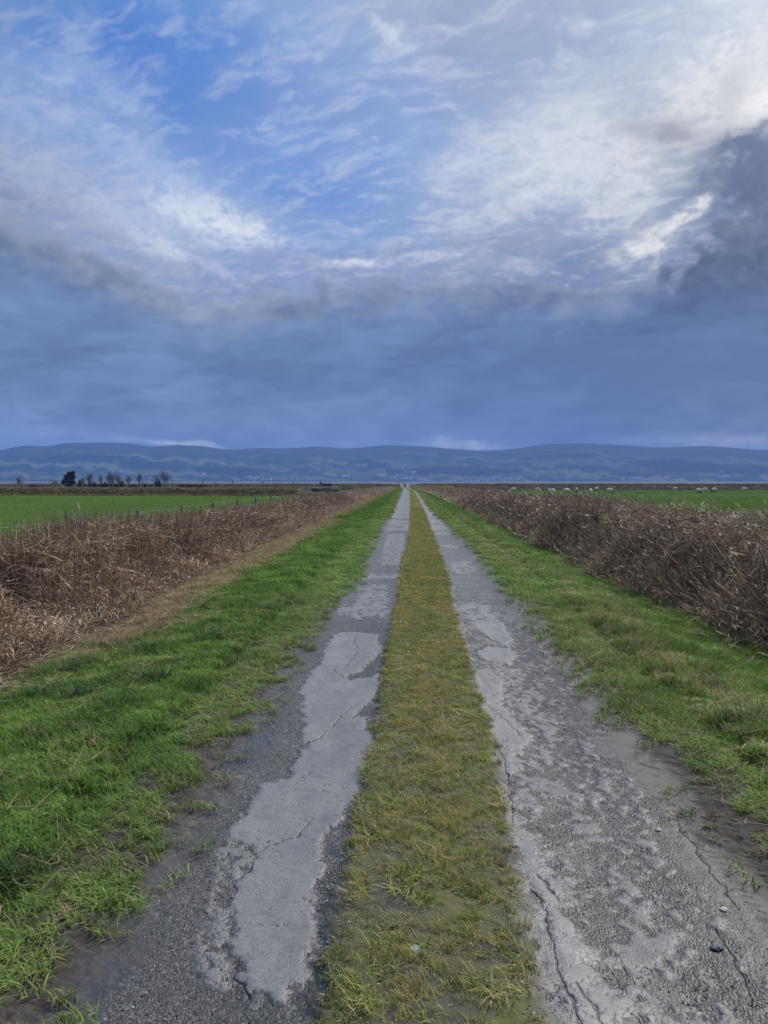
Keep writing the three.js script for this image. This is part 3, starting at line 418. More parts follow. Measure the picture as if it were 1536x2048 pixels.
// houses: walls and roof in one small mesh, far too small to show parts
{
  const paint = (g, c) => { const n = g.attributes.position.count, a = new Float32Array(n * 3); for (let i = 0; i < n; i++) a.set(c, i * 3); g.setAttribute('color', new THREE.BufferAttribute(a, 3)); return g; };
  const cottage = (w, h, dp, roof, wall) => {
    const s = new THREE.Shape([[-dp / 2 - 0.4, 0], [dp / 2 + 0.4, 0], [0, dp * 0.42]].map((p) => new THREE.Vector2(...p)));
    const r = new THREE.ExtrudeGeometry(s, { depth: w + 0.6, bevelEnabled: false }); r.rotateY(Math.PI / 2); r.translate(-w / 2 - 0.3, h, 0); r.deleteAttribute('uv');
    const b = new THREE.BoxGeometry(w, h, dp).toNonIndexed(); b.translate(0, h / 2, 0); b.deleteAttribute('uv');
    const ch = new THREE.BoxGeometry(0.9, 2.4, 0.9).toNonIndexed(); ch.translate(w / 2 - 1, h + dp * 0.42, 0); ch.deleteAttribute('uv');
    return mergeGeometries([paint(b, wall), paint(r, roof), paint(ch, wall)]);
  };
  const slate = [0.10, 0.10, 0.115], wht = [0.82, 0.82, 0.8];
  const kinds = [cottage(13, 5.8, 8, slate, wht), cottage(19, 5.2, 9, slate, wht), cottage(9, 7, 8, [0.14, 0.11, 0.1], [0.74, 0.72, 0.66]), cottage(28, 6, 12, [0.3, 0.31, 0.33], [0.6, 0.6, 0.6])];
  const mat = new THREE.MeshStandardMaterial({ vertexColors: true, roughness: 0.85 }), rnd = rng(5);
  for (const { at: [x, y, z], b, label, group } of HOUSES) {
    const kd = Math.min(3, Math.floor(rnd() * 3.3)), h = put(new THREE.Mesh(kinds[kd], mat), 'house'); h.position.set(x, y - 0.4, z); h.rotation.y = -b * RAD + (rnd() - 0.5) * 0.7; h.scale.setScalar(1.6); tag(h, ['small white slate-roofed', 'long white slate-roofed', 'narrow cream brown-roofed', 'long grey pale-roofed'][kd] + ' ' + label, 'house', ['small white houses, ', 'long white houses, ', 'narrow cream houses, ', 'long grey buildings, '][kd] + group);
  }
}
// wind turbines and masts on the skyline
{
  const m = std([0.30, 0.31, 0.33], 0.6), pale = std([0.75, 0.76, 0.78], 0.5);
  const turbine = (b, below, hub, turn, label, mat = m) => {
    const t = thing('wind_turbine', label, 'wind turbine', 'wind turbines on the ridge'), r = CREST - below, x = Math.sin(b * RAD) * r, z = -Math.cos(b * RAD) * r;
    t.position.set(x, hill(b, r) - 1, z); t.rotation.y = -b * RAD + 0.4;
    const tw = put(new THREE.Mesh(new THREE.CylinderGeometry(hub * 0.016, hub * 0.035, hub, 10), mat), 'tower', t); tw.position.y = hub / 2;
    const nac = put(new THREE.Mesh(new THREE.CapsuleGeometry(1.5, 4, 4, 8).rotateX(Math.PI / 2), mat), 'nacelle', t); nac.position.y = hub + 0.6;
    for (let k = 0; k < 3; k++) { const g = new THREE.CylinderGeometry(0.18, 0.9, hub * 0.55, 6); g.scale(1, 1, 0.35); g.translate(0, hub * 0.28, 0); const bl = put(new THREE.Mesh(g, mat), 'blade', t); bl.position.set(0, hub + 0.6, 3.2); bl.rotation.z = turn + k * Math.PI * 2 / 3; }
  };
  turbine(-22.35, 0, 22, 0.3, 'lone turbine on the broad rise of the ridge, behind the evergreen tree');
  turbine(-18.62, 120, 26, 0.9, 'pale turbine standing below the skyline in the first dip of the ridge', pale);
  turbine(-17.95, 0, 20, 0.1, 'turbine in the first dip of the ridge, beside its twin'); turbine(-17.8, 40, 20, 1.2, 'shorter-looking turbine right behind its twin in the first dip of the ridge');
  turbine(-16.35, 0, 24, 0.5, 'turbine on the low rise before the bright gap in the cloud'); turbine(-16.2, 60, 24, 1.6, 'turbine close behind another on the low rise before the bright cloud gap');
  turbine(13.88, 0, 34, 0.15, 'tallest turbine, on the smooth shoulder of the ridge'); turbine(14.3, 90, 22, 0.7, 'short turbine beside the tallest one on the smooth shoulder');
  const t = thing('radio_mast', 'tall thin radio mast where the ridge falls away', 'mast'), b = 23.0; t.position.set(Math.sin(b * RAD) * CREST, hill(b, CREST) - 1, -Math.cos(b * RAD) * CREST);
  put(new THREE.Mesh(new THREE.CylinderGeometry(0.9, 1.3, 76, 6).translate(0, 38, 0), m), 'mast_column', t);
  for (let k = 0; k < 3; k++) { const a = k * 2.1, g = new THREE.TubeGeometry(new THREE.LineCurve3(new THREE.Vector3(0, 68, 0), new THREE.Vector3(Math.cos(a) * 26, -4, Math.sin(a) * 26)), 1, 0.08, 4); put(new THREE.Mesh(g, m), 'guy_wire', t); }
}

// ---------------------------------------------------------------- grass
const leaf = (rgb, t = 0.3) => new THREE.MeshPhysicalMaterial({ color: new THREE.Color().setRGB(...rgb), roughness: 0.85, transmission: t, thickness: 0, specularIntensity: 0.35, vertexColors: true, side: THREE.DoubleSide });
// a clump of curved blades; lie = how far they lean over
function clump(seed, n, height, spread, width, lie, vary = 0.35, segs = 3) {
  const r = rng(seed), pos = [], col = [], idx = [];
  for (let k = 0; k < n; k++) {
    const a = r() * Math.PI * 2, rad = Math.sqrt(r()) * spread, x0 = Math.cos(a) * rad, z0 = Math.sin(a) * rad, dir = r() * Math.PI * 2, L = height * (0.45 + 0.65 * r()), bend = lie * (0.35 + r()), w = width * (0.6 + 0.7 * r());
    const t = 1 + (r() - 0.5) * 2 * vary, dry = r() < 0.09, warm = (r() - 0.35) * vary, px = -Math.sin(dir), pz = Math.cos(dir), base = pos.length / 3; let x = x0, y = -0.012, z = z0, ang = 0.12 + r() * 0.3 * lie;
    for (let s = 0; s <= segs; s++) {
      const q = s / segs, ww = w * (1 - q ** 1.6) * 0.5; 
      if (s < segs) { pos.push(x - px * ww, y, z - pz * ww, x + px * ww, y, z + pz * ww); } else pos.push(x, y, z);
      for (let i = 0; i < (s < segs ? 2 : 1); i++) if (dry) col.push(t * 1.6, t * 1.28, t * 1.7); else col.push(t * (1 + warm), t, t * (1 - warm * 0.5));
      if (s && s < segs) { const o = base + (s - 1) * 2; idx.push(o, o + 1, o + 2, o + 2, o + 1, o + 3); } else if (s === segs) { const o = base + (s - 1) * 2; idx.push(o, o + 1, o + 2); }
      x += Math.cos(dir) * Math.sin(ang) * L / segs; z += Math.sin(dir) * Math.sin(ang) * L / segs; y += Math.cos(ang) * L / segs; ang += bend / segs * 1.6;
    }
  }
  const g = new THREE.BufferGeometry(); g.setAttribute('position', new THREE.Float32BufferAttribute(pos, 3)); g.setAttribute('color', new THREE.Float32BufferAttribute(col, 3)); g.setIndex(idx); g.computeVertexNormals(); return g;
}
const inView = (x, d, pad = 1.4) => x > -0.525 * d - pad && x < 0.465 * d + pad;
const M4 = new THREE.Matrix4(), Q4 = new THREE.Quaternion(), E4 = new THREE.Euler(), P4 = new THREE.Vector3(), S4 = new THREE.Vector3(), C4 = new THREE.Color();
function scatter(name, label, geo, mat, list) {                            // list of [x, y, z, turn, tilt, sx, sy, r, g, b]
  const o = new THREE.InstancedMesh(geo, mat, list.length);
  list.forEach((p, i) => { M4.compose(P4.set(p[0], p[1], p[2]), Q4.setFromEuler(E4.set(p[4], p[3], p[4] * 0.7)), S4.set(p[5], p[6], p[5])); o.setMatrixAt(i, M4); o.setColorAt(i, C4.setRGB(p[7], p[8], p[9])); });
  put(o, name); o.userData.kind = 'stuff'; o.userData.label = label; return o;
}
const LUSH = [0.158, 0.300, 0.042], DEEP = [0.084, 0.188, 0.034], OLIVE = [0.175, 0.262, 0.055], STRAW = [0.43, 0.375, 0.20], DRAB = [0.16, 0.125, 0.075];
{
  const r = rng(77), near = { left: [], right: [] }, mid = [], far = [], dead = [];
  const roll = (d0, d1, density, x0, x1, put1) => { for (let d = d0; d < d1;) { const w = Math.min(1, d1 - d); const n = Math.round((x1 - x0) * w * (typeof density === 'function' ? density(d) : density)); for (let i = 0; i < n; i++) put1(mix(x0, x1, r()), d + r() * w); d += w; } };
  const one = (side) => (x, d) => {
    if (!inView(x, d)) return;
    const edge = side < 0 ? leftEdge(d) - x : x - rightEdge(d), nz = fbm(N1, x * 4, d * 4, 2), m = mud(x, d);
    if (edge < -0.20 + nz * 0.34 || r() < m * 0.9 + sm(0.2, -0.12, edge) * 0.5) return;
    const xs = x - shift(d), tuss = fbm(N2, x * 1.1 + 3, d * 0.9, 3), st = straw(x, d), rim = sm(0.7, 0.1, edge);
    const slope = side > 0 ? sm(2.4, 3.3, xs) : 0;
    let c = mix3(LUSH, DEEP, clamp(0.35 + tuss * 1.3 - slope * 0.35)); c = mix3(c, OLIVE, clamp(rim * 0.5 + 0.25 * r() + m * 0.5)); 
    const k = 0.6 + 0.75 * r(); let h = (0.75 + tuss * 1.0 + 0.35 * r()) * mix(1, 0.55, rim) * mix(1, 0.8, slope), deadOne = r() < st * 0.85;
    if (deadOne) { c = mix3(STRAW, DRAB, r() * 0.5); h *= side < 0 && xs < -2.7 ? 1.4 : 0.8; }
    if ((side < 0 && xs < -3.55 - 0.1 * N1(d, 0) - sm(12, 40, d) * 0.4) || (side > 0 && xs > 3.75 + 0.2 * N1(d * 0.5, 3))) { if (r() < 0.6) return; c = mix3(DRAB, STRAW, r()); }
    const y = footing(x, d), p = [x, y, -d, r() * 6.28, (r() - 0.5) * 0.35, 1, Math.max(0.35, h), c[0] * k, c[1] * k, c[2] * k];
    if (d < 11) near[side < 0 ? 'left' : 'right'].push(p); else if (d < 34) { p[5] = 1.1; mid.push(p); } else { p[5] = 1.15; far.push(p); }
  };
  for (const s of [-1, 1]) {
    const [a, b] = s < 0 ? [-4.0, -0.9] : [1.25, 4.3];
    roll(1.6, 11, (d) => (d < 6 ? 900 : 700), a, b, one(s)); roll(11, 34, (d) => mix(380, 190, (d - 11) / 23), a - 0.2, b + 0.2, one(s)); roll(34, 110, (d) => mix(70, 28, (d - 34) / 76), a - 0.4, b + 0.4, one(s)); roll(110, 285, 9, a - 1, b + 0.6, one(s));
  }
  const g = leaf([1, 1, 1]);
  scatter('verge_grass', 'green grass of the verge between the track and the broken reeds by the fence', clump(1, 11, 0.115, 0.035, 0.0052, 1.0), g, near.left);
  scatter('verge_grass', 'green grass of the verge between the track and the ditch', clump(2, 11, 0.115, 0.035, 0.0052, 1.0), g, near.right);
  scatter('verge_grass', 'green and straw grass of both verges farther along the track', clump(3, 22, 0.13, 0.075, 0.008, 1.0), g, mid);
  scatter('verge_grass', 'green verge grass far along the track', clump(4, 40, 0.15, 0.24, 0.022, 0.9), g, far);
  // stray tufts in the muddy margins, and dead stalks lying on the turf
  const stray = [], stalks = [];
  for (const s of [-1, 1]) roll(1.7, 9, 70, s < 0 ? -1.75 : 1.2, s < 0 ? -0.85 : 2.1, (x, d) => { const e = s < 0 ? leftEdge(d) - x : x - rightEdge(d), n = fbm(N1, x * 5 + 20, d * 5, 2); if (!inView(x, d) || e < -0.22 || e > 0.5 || n < 0.02 - 0.3 * sm(0, 0.4, e)) return; const c = mix3(OLIVE, r() < 0.4 ? DRAB : [0.13, 0.19, 0.045], r()), k = 0.6 + 0.6 * r(); stray.push([x, footing(x, d) - 0.002, -d, r() * 6.28, (r() - 0.5) * 0.4, 0.8 + 0.5 * r(), 0.35 + 0.45 * r(), c[0] * k, c[1] * k, c[2] * k]); });
  for (const s of [-1, 1]) roll(1.7, 26, (d) => (d < 10 ? 16 : 9), s < 0 ? -3.4 : 1.5, s < 0 ? -1.2 : 3.7, (x, d) => { if (!inView(x, d) || N1(x * 1.2 + 9, d * 0.9) < -0.1) return; const k = 0.7 + 0.6 * r(); stalks.push([x, footing(x, d) + 0.03, -d, r() * 6.28, (r() - 0.5) * 0.5, 0.7 + 0.6 * r(), 1, k * 1.7, k * 1.75, k * 1.7]); });
  scatter('margin_grass', 'thin olive tufts growing in the mud along both edges of the track', clump(16, 16, 0.10, 0.03, 0.0045, 1.4, 0.4), g, stray);
  scatter('dead_stalks', 'pale dead stalks lying loose on the green verges', stems(71, 3, 0.2, 0.09, 0, 1, 0.0019, true), new THREE.MeshPhysicalMaterial({ color: new THREE.Color().setRGB(1, 1, 1), vertexColors: true, roughness: 0.9, specularIntensity: 0.3, side: THREE.DoubleSide }), stalks);
  // the strip between the wheel tracks
  const sn = [], sf = [];
  const strip = (x, d) => {
    if (!inView(x, d)) return; const a = stripL(d), b = stripR(d), e = Math.min(x - a, b - x), n = fbm(N1, x * 3.2, d * 4.2, 3), ridge = N2(x * 0.8, d * 3.4);
    if (e < 0.015 + n * 0.07) return;
    const tuft = N1(x * 4.5 + 60, d * 5.5), bare = sm(0.10, -0.40, n * 0.7 + tuft * 0.5 + ridge * 0.3 + 0.06 + sm(2.6, 5.5, d) * 0.5); if (r() < bare * 0.95) return;
    const tone = fbm(N2, x * 2 + 40, d * 0.7, 3); let c = mix3([0.345, 0.350, 0.105], [0.190, 0.280, 0.060], clamp(0.42 + tone * 0.9 + sm(20, 60, d) * 0.2)); if (r() < 0.18) c = mix3(STRAW, DRAB, r()); 
    const k = 0.55 + 0.75 * r(), p = [x, fall(d) + 0.012, -d, r() * 6.28, (r() - 0.5) * 0.5, 1, Math.max(0.3, 0.6 + ridge * 0.3 + 0.35 * r() + tuft * 0.4 + sm(0.1, 0.3, e) * 0.2), c[0] * k, c[1] * k, c[2] * k];
    (d < 12 ? sn : sf).push(p); if (d >= 12) p[5] = d > 50 ? 2.0 : 1;
  };
  roll(1.6, 12, (d) => (d < 4 ? 1500 : 1500), -0.5, 0.8, strip); roll(12, 50, (d) => mix(460, 190, (d - 12) / 38), -0.3, 1.1, strip); roll(50, 290, 26, -1.1, 1.2, strip);
  scatter('strip_grass', 'short olive and yellow grass on the strip between the wheel tracks', clump(5, 10, 0.062, 0.028, 0.0042, 1.35, 0.4), g, sn);
  const tufts = []; roll(1.6, 8, 26, -0.32, 0.66, (x, d) => { const e = Math.min(x - stripL(d), stripR(d) - x); if (e < 0.0) return; const c = r() < 0.3 ? mix3(STRAW, OLIVE, 0.4) : mix3([0.27, 0.30, 0.085], [0.15, 0.24, 0.045], r()), k = 0.8 + 0.4 * r(); tufts.push([x, fall(d) + 0.012, -d, r() * 6.28, (r() - 0.5) * 0.3, 0.8 + 0.6 * r(), 0.6 + 0.6 * r(), c[0] * k, c[1] * k, c[2] * k]); });
  scatter('strip_grass', 'bushier tufts standing among the short grass of the middle strip', clump(15, 34, 0.10, 0.038, 0.0042, 1.5, 0.4, 4), g, tufts);
  scatter('strip_grass', 'short yellow-green grass of the middle strip farther along the track', clump(6, 20, 0.066, 0.085, 0.009, 1.2, 0.4), g, sf);
  // pasture
  const fl = [], fr = [];
  const field = (list) => (x, d) => { if (!inView(x, d, 3)) return; const n = fbm(N1, x * 0.4, d * 0.4, 3), big = fbm(N2, x * 0.03 + 3, d * 0.03, 3); if (x < 0 && d > bankAt(x) - 4) return; let c = mix3([0.115, 0.225, 0.030], [0.155, 0.265, 0.046], clamp(0.4 + big + n * 0.6)); if (r() < 0.04) c = mix3(OLIVE, DRAB, r()); const k = 0.8 + 0.4 * r(); list.push([x, land(x, d), -d, r() * 6.28, 0, 1, 0.6 + n * 0.5 + r() * 0.4, c[0] * k, c[1] * k, c[2] * k]); };
  roll(13, 40, 26, -27, -6.3, field(fl)); roll(40, 110, 9, -62, -6.3, field(fl)); roll(36, 90, 9, 6.4, 46, field(fr)); roll(90, 215, 2.2, 6.4, 110, field(fr));
  scatter('pasture_grass', 'bright green pasture behind the wire fence', clump(7, 26, 0.085, 0.20, 0.014, 0.9), g, fl);
  scatter('pasture_grass', 'green pasture where the sheep graze', clump(8, 30, 0.09, 0.34, 0.022, 0.9), g, fr);
}
// dark tussocks that stand out from the verges
{
  const g = clump(9, 90, 0.24, 0.09, 0.0065, 1.25, 0.3, 4), m = leaf([0.045, 0.105, 0.028]), r = rng(8);
  const where = [
    [-2.42, 5.75, 1.0, 'dark green tussock of long grass on the verge opposite the cracked tarmac'], [-2.0, 6.15, 1.1, 'biggest dark green grass tussock between the fence-side reeds and the track'], [-2.85, 6.6, 0.9, 'dark ragged tussock close to the flattened reed litter'], [-2.05, 7.7, 0.8, 'low dark tussock beside the arched bramble cane'], [-1.72, 9.6, 0.8, 'dark grass tussock beyond the arched bramble cane'], [-1.62, 3.0, 1.1, 'long-bladed tussock hanging over the mud at the fence-side wheel track'], [-1.75, 2.55, 1.0, 'long-bladed tussock beside the bare brown mud patch'],
    [2.0, 7.5, 1.2, 'large dark tussock at the top of the slope above the ditch'], [2.15, 5.2, 1.1, 'flopped dark tussock on the verge near the tyre prints'], [2.35, 6.2, 0.9, 'dark tussock beside the straw-coloured cuttings'], [1.9, 12.2, 0.9, 'dark tussock level with the cracked patch on the ditch-side wheel track'], [2.2, 16.2, 0.9, 'dark green tussock before the ditch pool'], [2.1, 20.4, 0.8, 'grey-green tussock level with the ditch pool'], [2.4, 24.5, 0.8, 'dark tussock just past the ditch pool'], [2.2, 34, 0.9, 'small dark tussock far along the ditch-side verge'],
  ];
  for (const [x, d, s, label] of where) { const o = put(new THREE.Mesh(g, m), 'grass_tussock'); o.position.set(x, land(x, d) - 0.01, -d); o.rotation.y = r() * 6; o.scale.set(s * 1.1, s * (0.8 + 0.3 * r()), s * 1.1); tag(o, label, 'tussock'); }
}

// ---------------------------------------------------------------- dead reeds, cut and broken, on both sides
function stems(seed, n, height, spread, lean, leaves, thick, lying = false) {
  const r = rng(seed), pos = [], col = [], idx = [], V = new THREE.Vector3(), U = new THREE.Vector3(), W = new THREE.Vector3();
  const brown = [[0.180, 0.124, 0.086], [0.230, 0.168, 0.118], [0.112, 0.080, 0.058], [0.30, 0.228, 0.160]], pale = [0.54, 0.46, 0.33];
  const stick = (a, b, ra, rb, c) => { V.copy(b).sub(a).normalize(); U.set(0.3, 0.2, 1).cross(V).normalize(); W.crossVectors(V, U); const o = pos.length / 3; for (const [p, q] of [[a, ra], [b, rb]]) for (let k = 0; k < 3; k++) { const t = k * 2.094; pos.push(p.x + (U.x * Math.cos(t) + W.x * Math.sin(t)) * q, p.y + (U.y * Math.cos(t) + W.y * Math.sin(t)) * q, p.z + (U.z * Math.cos(t) + W.z * Math.sin(t)) * q); col.push(...c); } for (let k = 0; k < 3; k++) { const l = (k + 1) % 3; idx.push(o + k, o + l, o + 3 + k, o + 3 + k, o + l, o + 3 + l); } idx.push(o + 3, o + 4, o + 5); };
  const blade = (a, dir, L, w, c) => { const o = pos.length / 3; U.set(-dir.z, 0.3 * (r() - 0.5), dir.x).normalize(); const m = a.clone().addScaledVector(dir, L * 0.55), e = m.clone().addScaledVector(dir, L * 0.35); e.y -= L * 0.25 * r(); pos.push(a.x, a.y, a.z, m.x - U.x * w, m.y - U.y * w, m.z - U.z * w, m.x + U.x * w, m.y + U.y * w, m.z + U.z * w, e.x, e.y, e.z); for (let k = 0; k < 4; k++) col.push(...c); idx.push(o, o + 1, o + 2, o + 2, o + 1, o + 3); };
  for (let k = 0; k < n; k++) {
    const a = r() * 6.283, rad = Math.sqrt(r()) * spread, p = new THREE.Vector3(Math.cos(a) * rad, -0.03, Math.sin(a) * rad), dir = r() * 6.283, th = lying ? 1.2 + r() * 0.35 : lean * (r() ** 1.5) * 1.3, L = height * (0.5 + 0.55 * r()), q = 0.8 + 0.5 * r();
    const c = mix3(brown[Math.floor(r() * 4)], pale, r() < 0.16 ? 0.3 + 0.6 * r() : 0).map((x) => x * q), t = thick * (0.6 + 0.8 * r());
    if (lying) p.y += r() * 0.10;
    const v = new THREE.Vector3(Math.cos(dir) * Math.sin(th), Math.cos(th), Math.sin(dir) * Math.sin(th)), e1 = p.clone().addScaledVector(v, L * (0.5 + 0.3 * r())), v2 = v.clone().add(new THREE.Vector3(r() - 0.5, (r() - 0.6) * 0.8, r() - 0.5).multiplyScalar(r() < 0.5 ? 1.7 : 0.45)).normalize(), e2 = e1.clone().addScaledVector(v2, L * 0.35);
    stick(p, e1, t, t * 0.85, c); stick(e1, e2, t * 0.9, t * 0.7, r() < 0.3 ? mix3(c, pale, 0.55) : c);
    for (let l = 0; l < leaves; l++) { if (r() < 0.35) continue; const s = p.clone().lerp(e2, 0.35 + 0.65 * r()), dv = new THREE.Vector3(r() - 0.5, (r() - 0.3) * 0.9, r() - 0.5).normalize(); blade(s, dv, (0.06 + 0.14 * r()) * (thick / 0.004) ** 0.3, thick * (0.7 + r()), mix3(brown[Math.floor(r() * 4)], pale, r() ** 3.2).map((x) => x * q)); }
  }
  const g = new THREE.BufferGeometry(); g.setAttribute('position', new THREE.Float32BufferAttribute(pos, 3)); g.setAttribute('color', new THREE.Float32BufferAttribute(col, 3)); g.setIndex(idx);
  return g.toNonIndexed();
}
{
  const r = rng(404), reed = new THREE.MeshPhysicalMaterial({ vertexColors: true, roughness: 0.85, specularIntensity: 0.3, side: THREE.DoubleSide });
  const hedges = { left: [[], [], []], right: [[], [], []] }, litter = [[], []];
  const topL = (d) => 1.06 + 0.08 * N1(d * 0.12, 3) + 0.10 * Math.exp(-(((d - 13) / 3.2) ** 2)) - 0.16 * sm(16, 28, d), topR = (d) => mix(1.42, 1.14, sm(9, 40, d)) + 0.05 * N1(d * 0.1, 8);
  const grow = (side, d0, d1, density, lod) => {
    const W = 2.9, n = Math.round((d1 - d0) * W * density);
    for (let i = 0; i < n; i++) {
      const d = d0 + (d1 - d0) * r(), q = r(), sh = shift(d), wob = 0.22 * N1(d * 0.35, side * 5) + 0.12 * N2(d * 1.1, side * 3);
      const x = (side < 0 ? -3.9 - q * W * 0.72 - wob : 3.75 + q * 2.2 + wob) + sh;
      if (!inView(x, d, 2.5)) continue;
      if (side < 0 && Math.hypot((x + 4.75) / 0.5, (d - 9.0) / 0.75) < 1 && q < 0.75) continue;        // the dark hollow
      const y = land(x, d), front = sm(0, side < 0 ? 0.55 : 0.32, q), back = sm(1, 0.9, q), top = (side < 0 ? topL(d) : topR(d)) + fall(d);
      const h = Math.max(0.12, (top - y) * mix(side < 0 ? 0.22 : 0.35, 1, front) * mix(0.9, 1, back) * (0.74 + 0.2 * r()));
      const dk = (0.72 + 0.5 * r() + 0.25 * N2(x * 0.8, d * 0.5)) * 1.28, tip = 0.22 * r();
      hedges[side < 0 ? 'left' : 'right'][lod].push([x, y, -d, r() * 6.28, (r() - 0.5) * 0.8 * mix(1.5, 1, front), mix(1, 0.8, front), h, dk, dk * (0.97 - tip * 0.1), dk * (0.97 - tip * 0.2)]);
    }
  };
  for (const s of [-1, 1]) { grow(s, 3, 18, 64, 0); grow(s, 18, 60, 34, 1); grow(s, 60, 285, 12, 2); }
  // stalks knocked sideways and caught among the standing ones
  const snag = { left: [], right: [] };
  for (const s of [-1, 1]) for (let i = 0; i < 5200; i++) {
    const d = 3.5 + 52 * r() ** 1.7, q = r(), x = (s < 0 ? -3.85 - q * 1.9 : 3.85 + q * 1.7) + 0.22 * N1(d * 0.35, s * 5) * (s < 0 ? -1 : 1); if (!inView(x, d, 2.5)) continue;
    if (s < 0 && Math.hypot((x + 4.75) / 0.5, (d - 9.0) / 0.75) < 0.9) continue;
    const y = land(x, d), top = (s < 0 ? topL(d) : topR(d)) * 0.86 - y, lift = (0.1 + 0.86 * r() ** 0.7) * top * sm(-0.1, s < 0 ? 0.6 : 0.35, q), k = 0.8 + 0.8 * r();
    snag[s < 0 ? 'left' : 'right'].push([x, y + Math.max(0.02, lift - 0.12), -d, r() * 6.28, (r() - 0.5) * 1.2, d > 20 ? 1.4 : 1, d > 20 ? 1.4 : 1, k, k * 0.985, k * 0.97]);
  }
  for (const [k, l] of [['left', 'broken stalks caught crosswise in the reed thicket by the fence'], ['right', 'broken stalks caught crosswise in the reed bank by the ditch']]) scatter('broken_stalks', l, stems(k === 'left' ? 61 : 62, 7, 0.40, 0.16, 0, 4, 0.0046, true), reed, snag[k]);
  { const c = new THREE.CatmullRomCurve3([[0, 0, 0], [0.1, 0.5, 0.05], [0.38, 0.8, 0.1], [0.75, 0.72, 0.12], [1.02, 0.42, 0.2]].map((p) => new THREE.Vector3(...p))), g = new THREE.TubeGeometry(c, 12, 0.0045, 4), arcs = [];
    for (let i = 0; i < 420; i++) { const d = 4 + 40 * r() ** 1.5, s = r() < 0.5 ? -1 : 1, x = s < 0 ? -3.9 - 1.5 * r() : 3.9 + 1.3 * r(); if (!inView(x, d, 2)) continue; const k = 0.6 + 0.7 * r(); arcs.push([x, land(x, d), -d, r() * 6.28, (r() - 0.5) * 0.4, 0.7 + 0.5 * r(), (0.85 + 0.55 * r()) * (s > 0 ? 1.4 : 1), 0.10 * k, 0.055 * k, 0.045 * k]); }
    scatter('bramble_canes', 'thin dark red bramble canes arching through the dead reeds', g, std([1, 1, 1], 0.7), arcs); }
  const names = ['', ' farther along the track', ' far along the track'];
  for (const [k, l] of [['left', 'thicket of brown broken reeds along the wire fence'], ['right', 'dense hedge-like bank of brown dead reeds along the ditch']]) hedges[k].forEach((h, i) => scatter('dead_reeds', l + names[i], i === 0 ? stems(k === 'left' ? 31 : 32, 18, 1.0, 0.16, k === 'left' ? 0.95 : 0.75, 5, 0.0044) : i === 1 ? stems(33, 20, 1.0, 0.22, 0.8, 5, 0.0080) : stems(34, 22, 1.0, 0.42, 0.8, 4, 0.022), reed, h));
  for (let i = 0; i < 2600; i++) { const d = 3 + r() ** 1.3 * 22, e = (r() + r()) * 0.5, x = -3.4 - e * 1.3 - 0.22 * N1(d * 0.4, 3) - sm(8, 22, d) * 0.45; if (!inView(x, d, 1.5) || r() < sm(6, 16, d) * 0.55) continue; const k = 0.8 + 0.7 * r(); litter[0].push([x, land(x, d) + 0.01, -d, r() * 6.28, (r() - 0.5) * 0.2, 1, 1, 1.12 * k, 1.08 * k, 1.02 * k]); }
  for (let i = 0; i < 1500; i++) { const d = 5 + r() ** 1.4 * 40, x = 3.75 + r() * 0.9 + 0.25 * N1(d * 0.4, 6); if (!inView(x, d, 1.5)) continue; const k = 0.7 + 0.5 * r(); litter[1].push([x, land(x, d) + 0.005, -d, r() * 6.28, (r() - 0.5) * 0.3, 0.8, 1, 0.7 * k, 0.68 * k, 0.66 * k]); }
  scatter('reed_litter', 'pale flattened reed stalks lying between the thicket and the grass verge', stems(41, 14, 0.55, 0.25, 0, 2, 0.004, true), reed, litter[0]);
  scatter('reed_litter', 'fallen dark reed stalks at the foot of the reed bank by the ditch', stems(42, 12, 0.45, 0.25, 0, 2, 0.004, true), reed, litter[1]);
  // rough grass and rush on the cross bank and the far bank
  const rush = [], sea = [];
  for (let i = 0; i < 5200; i++) { const x = -14 - r() * 75, d = bankAt(x) + (r() - 0.5) * 7.5, k = 0.7 + 0.6 * r(); if (!inView(x, d, 4)) continue; const c = mix3([0.20, 0.175, 0.090], r() < 0.4 ? [0.11, 0.14, 0.05] : [0.33, 0.26, 0.18], r()); rush.push([x, land(x, d), -d, r() * 6.28, 0, 1, 0.5 + 0.8 * r(), c[0] * k, c[1] * k, c[2] * k]); }
  for (let i = 0; i < 16000; i++) { const d = 205 + r() * 110, x = (r() - 0.5) * 320, k = 0.7 + 0.6 * r(); if (!inView(x, d, 6) || Math.abs(x - shift(d)) < 5) continue; if (x > 0 && d < 222 + x * 0.06) continue; if (x < 0 && d < 255 && r() < 0.85) continue; const c = mix3([0.17, 0.145, 0.09], r() < 0.3 ? [0.07, 0.09, 0.045] : [0.22, 0.18, 0.14], r()); sea.push([x, land(x, d), -d, r() * 6.28, 0, 2.2, 1.1 + 1.6 * r(), c[0] * k, c[1] * k, c[2] * k]); }
  const g = leaf([1, 1, 1], 0.2);
  scatter('rough_grass', 'rough brown grass on the low bank across the fenced pasture', clump(51, 46, 0.34, 0.30, 0.022, 0.9), g, rush);
  scatter('rough_grass', 'brown rushes and rough grass on the far bank before the estuary', clump(52, 40, 0.30, 0.40, 0.045, 0.8), g, sea);
}

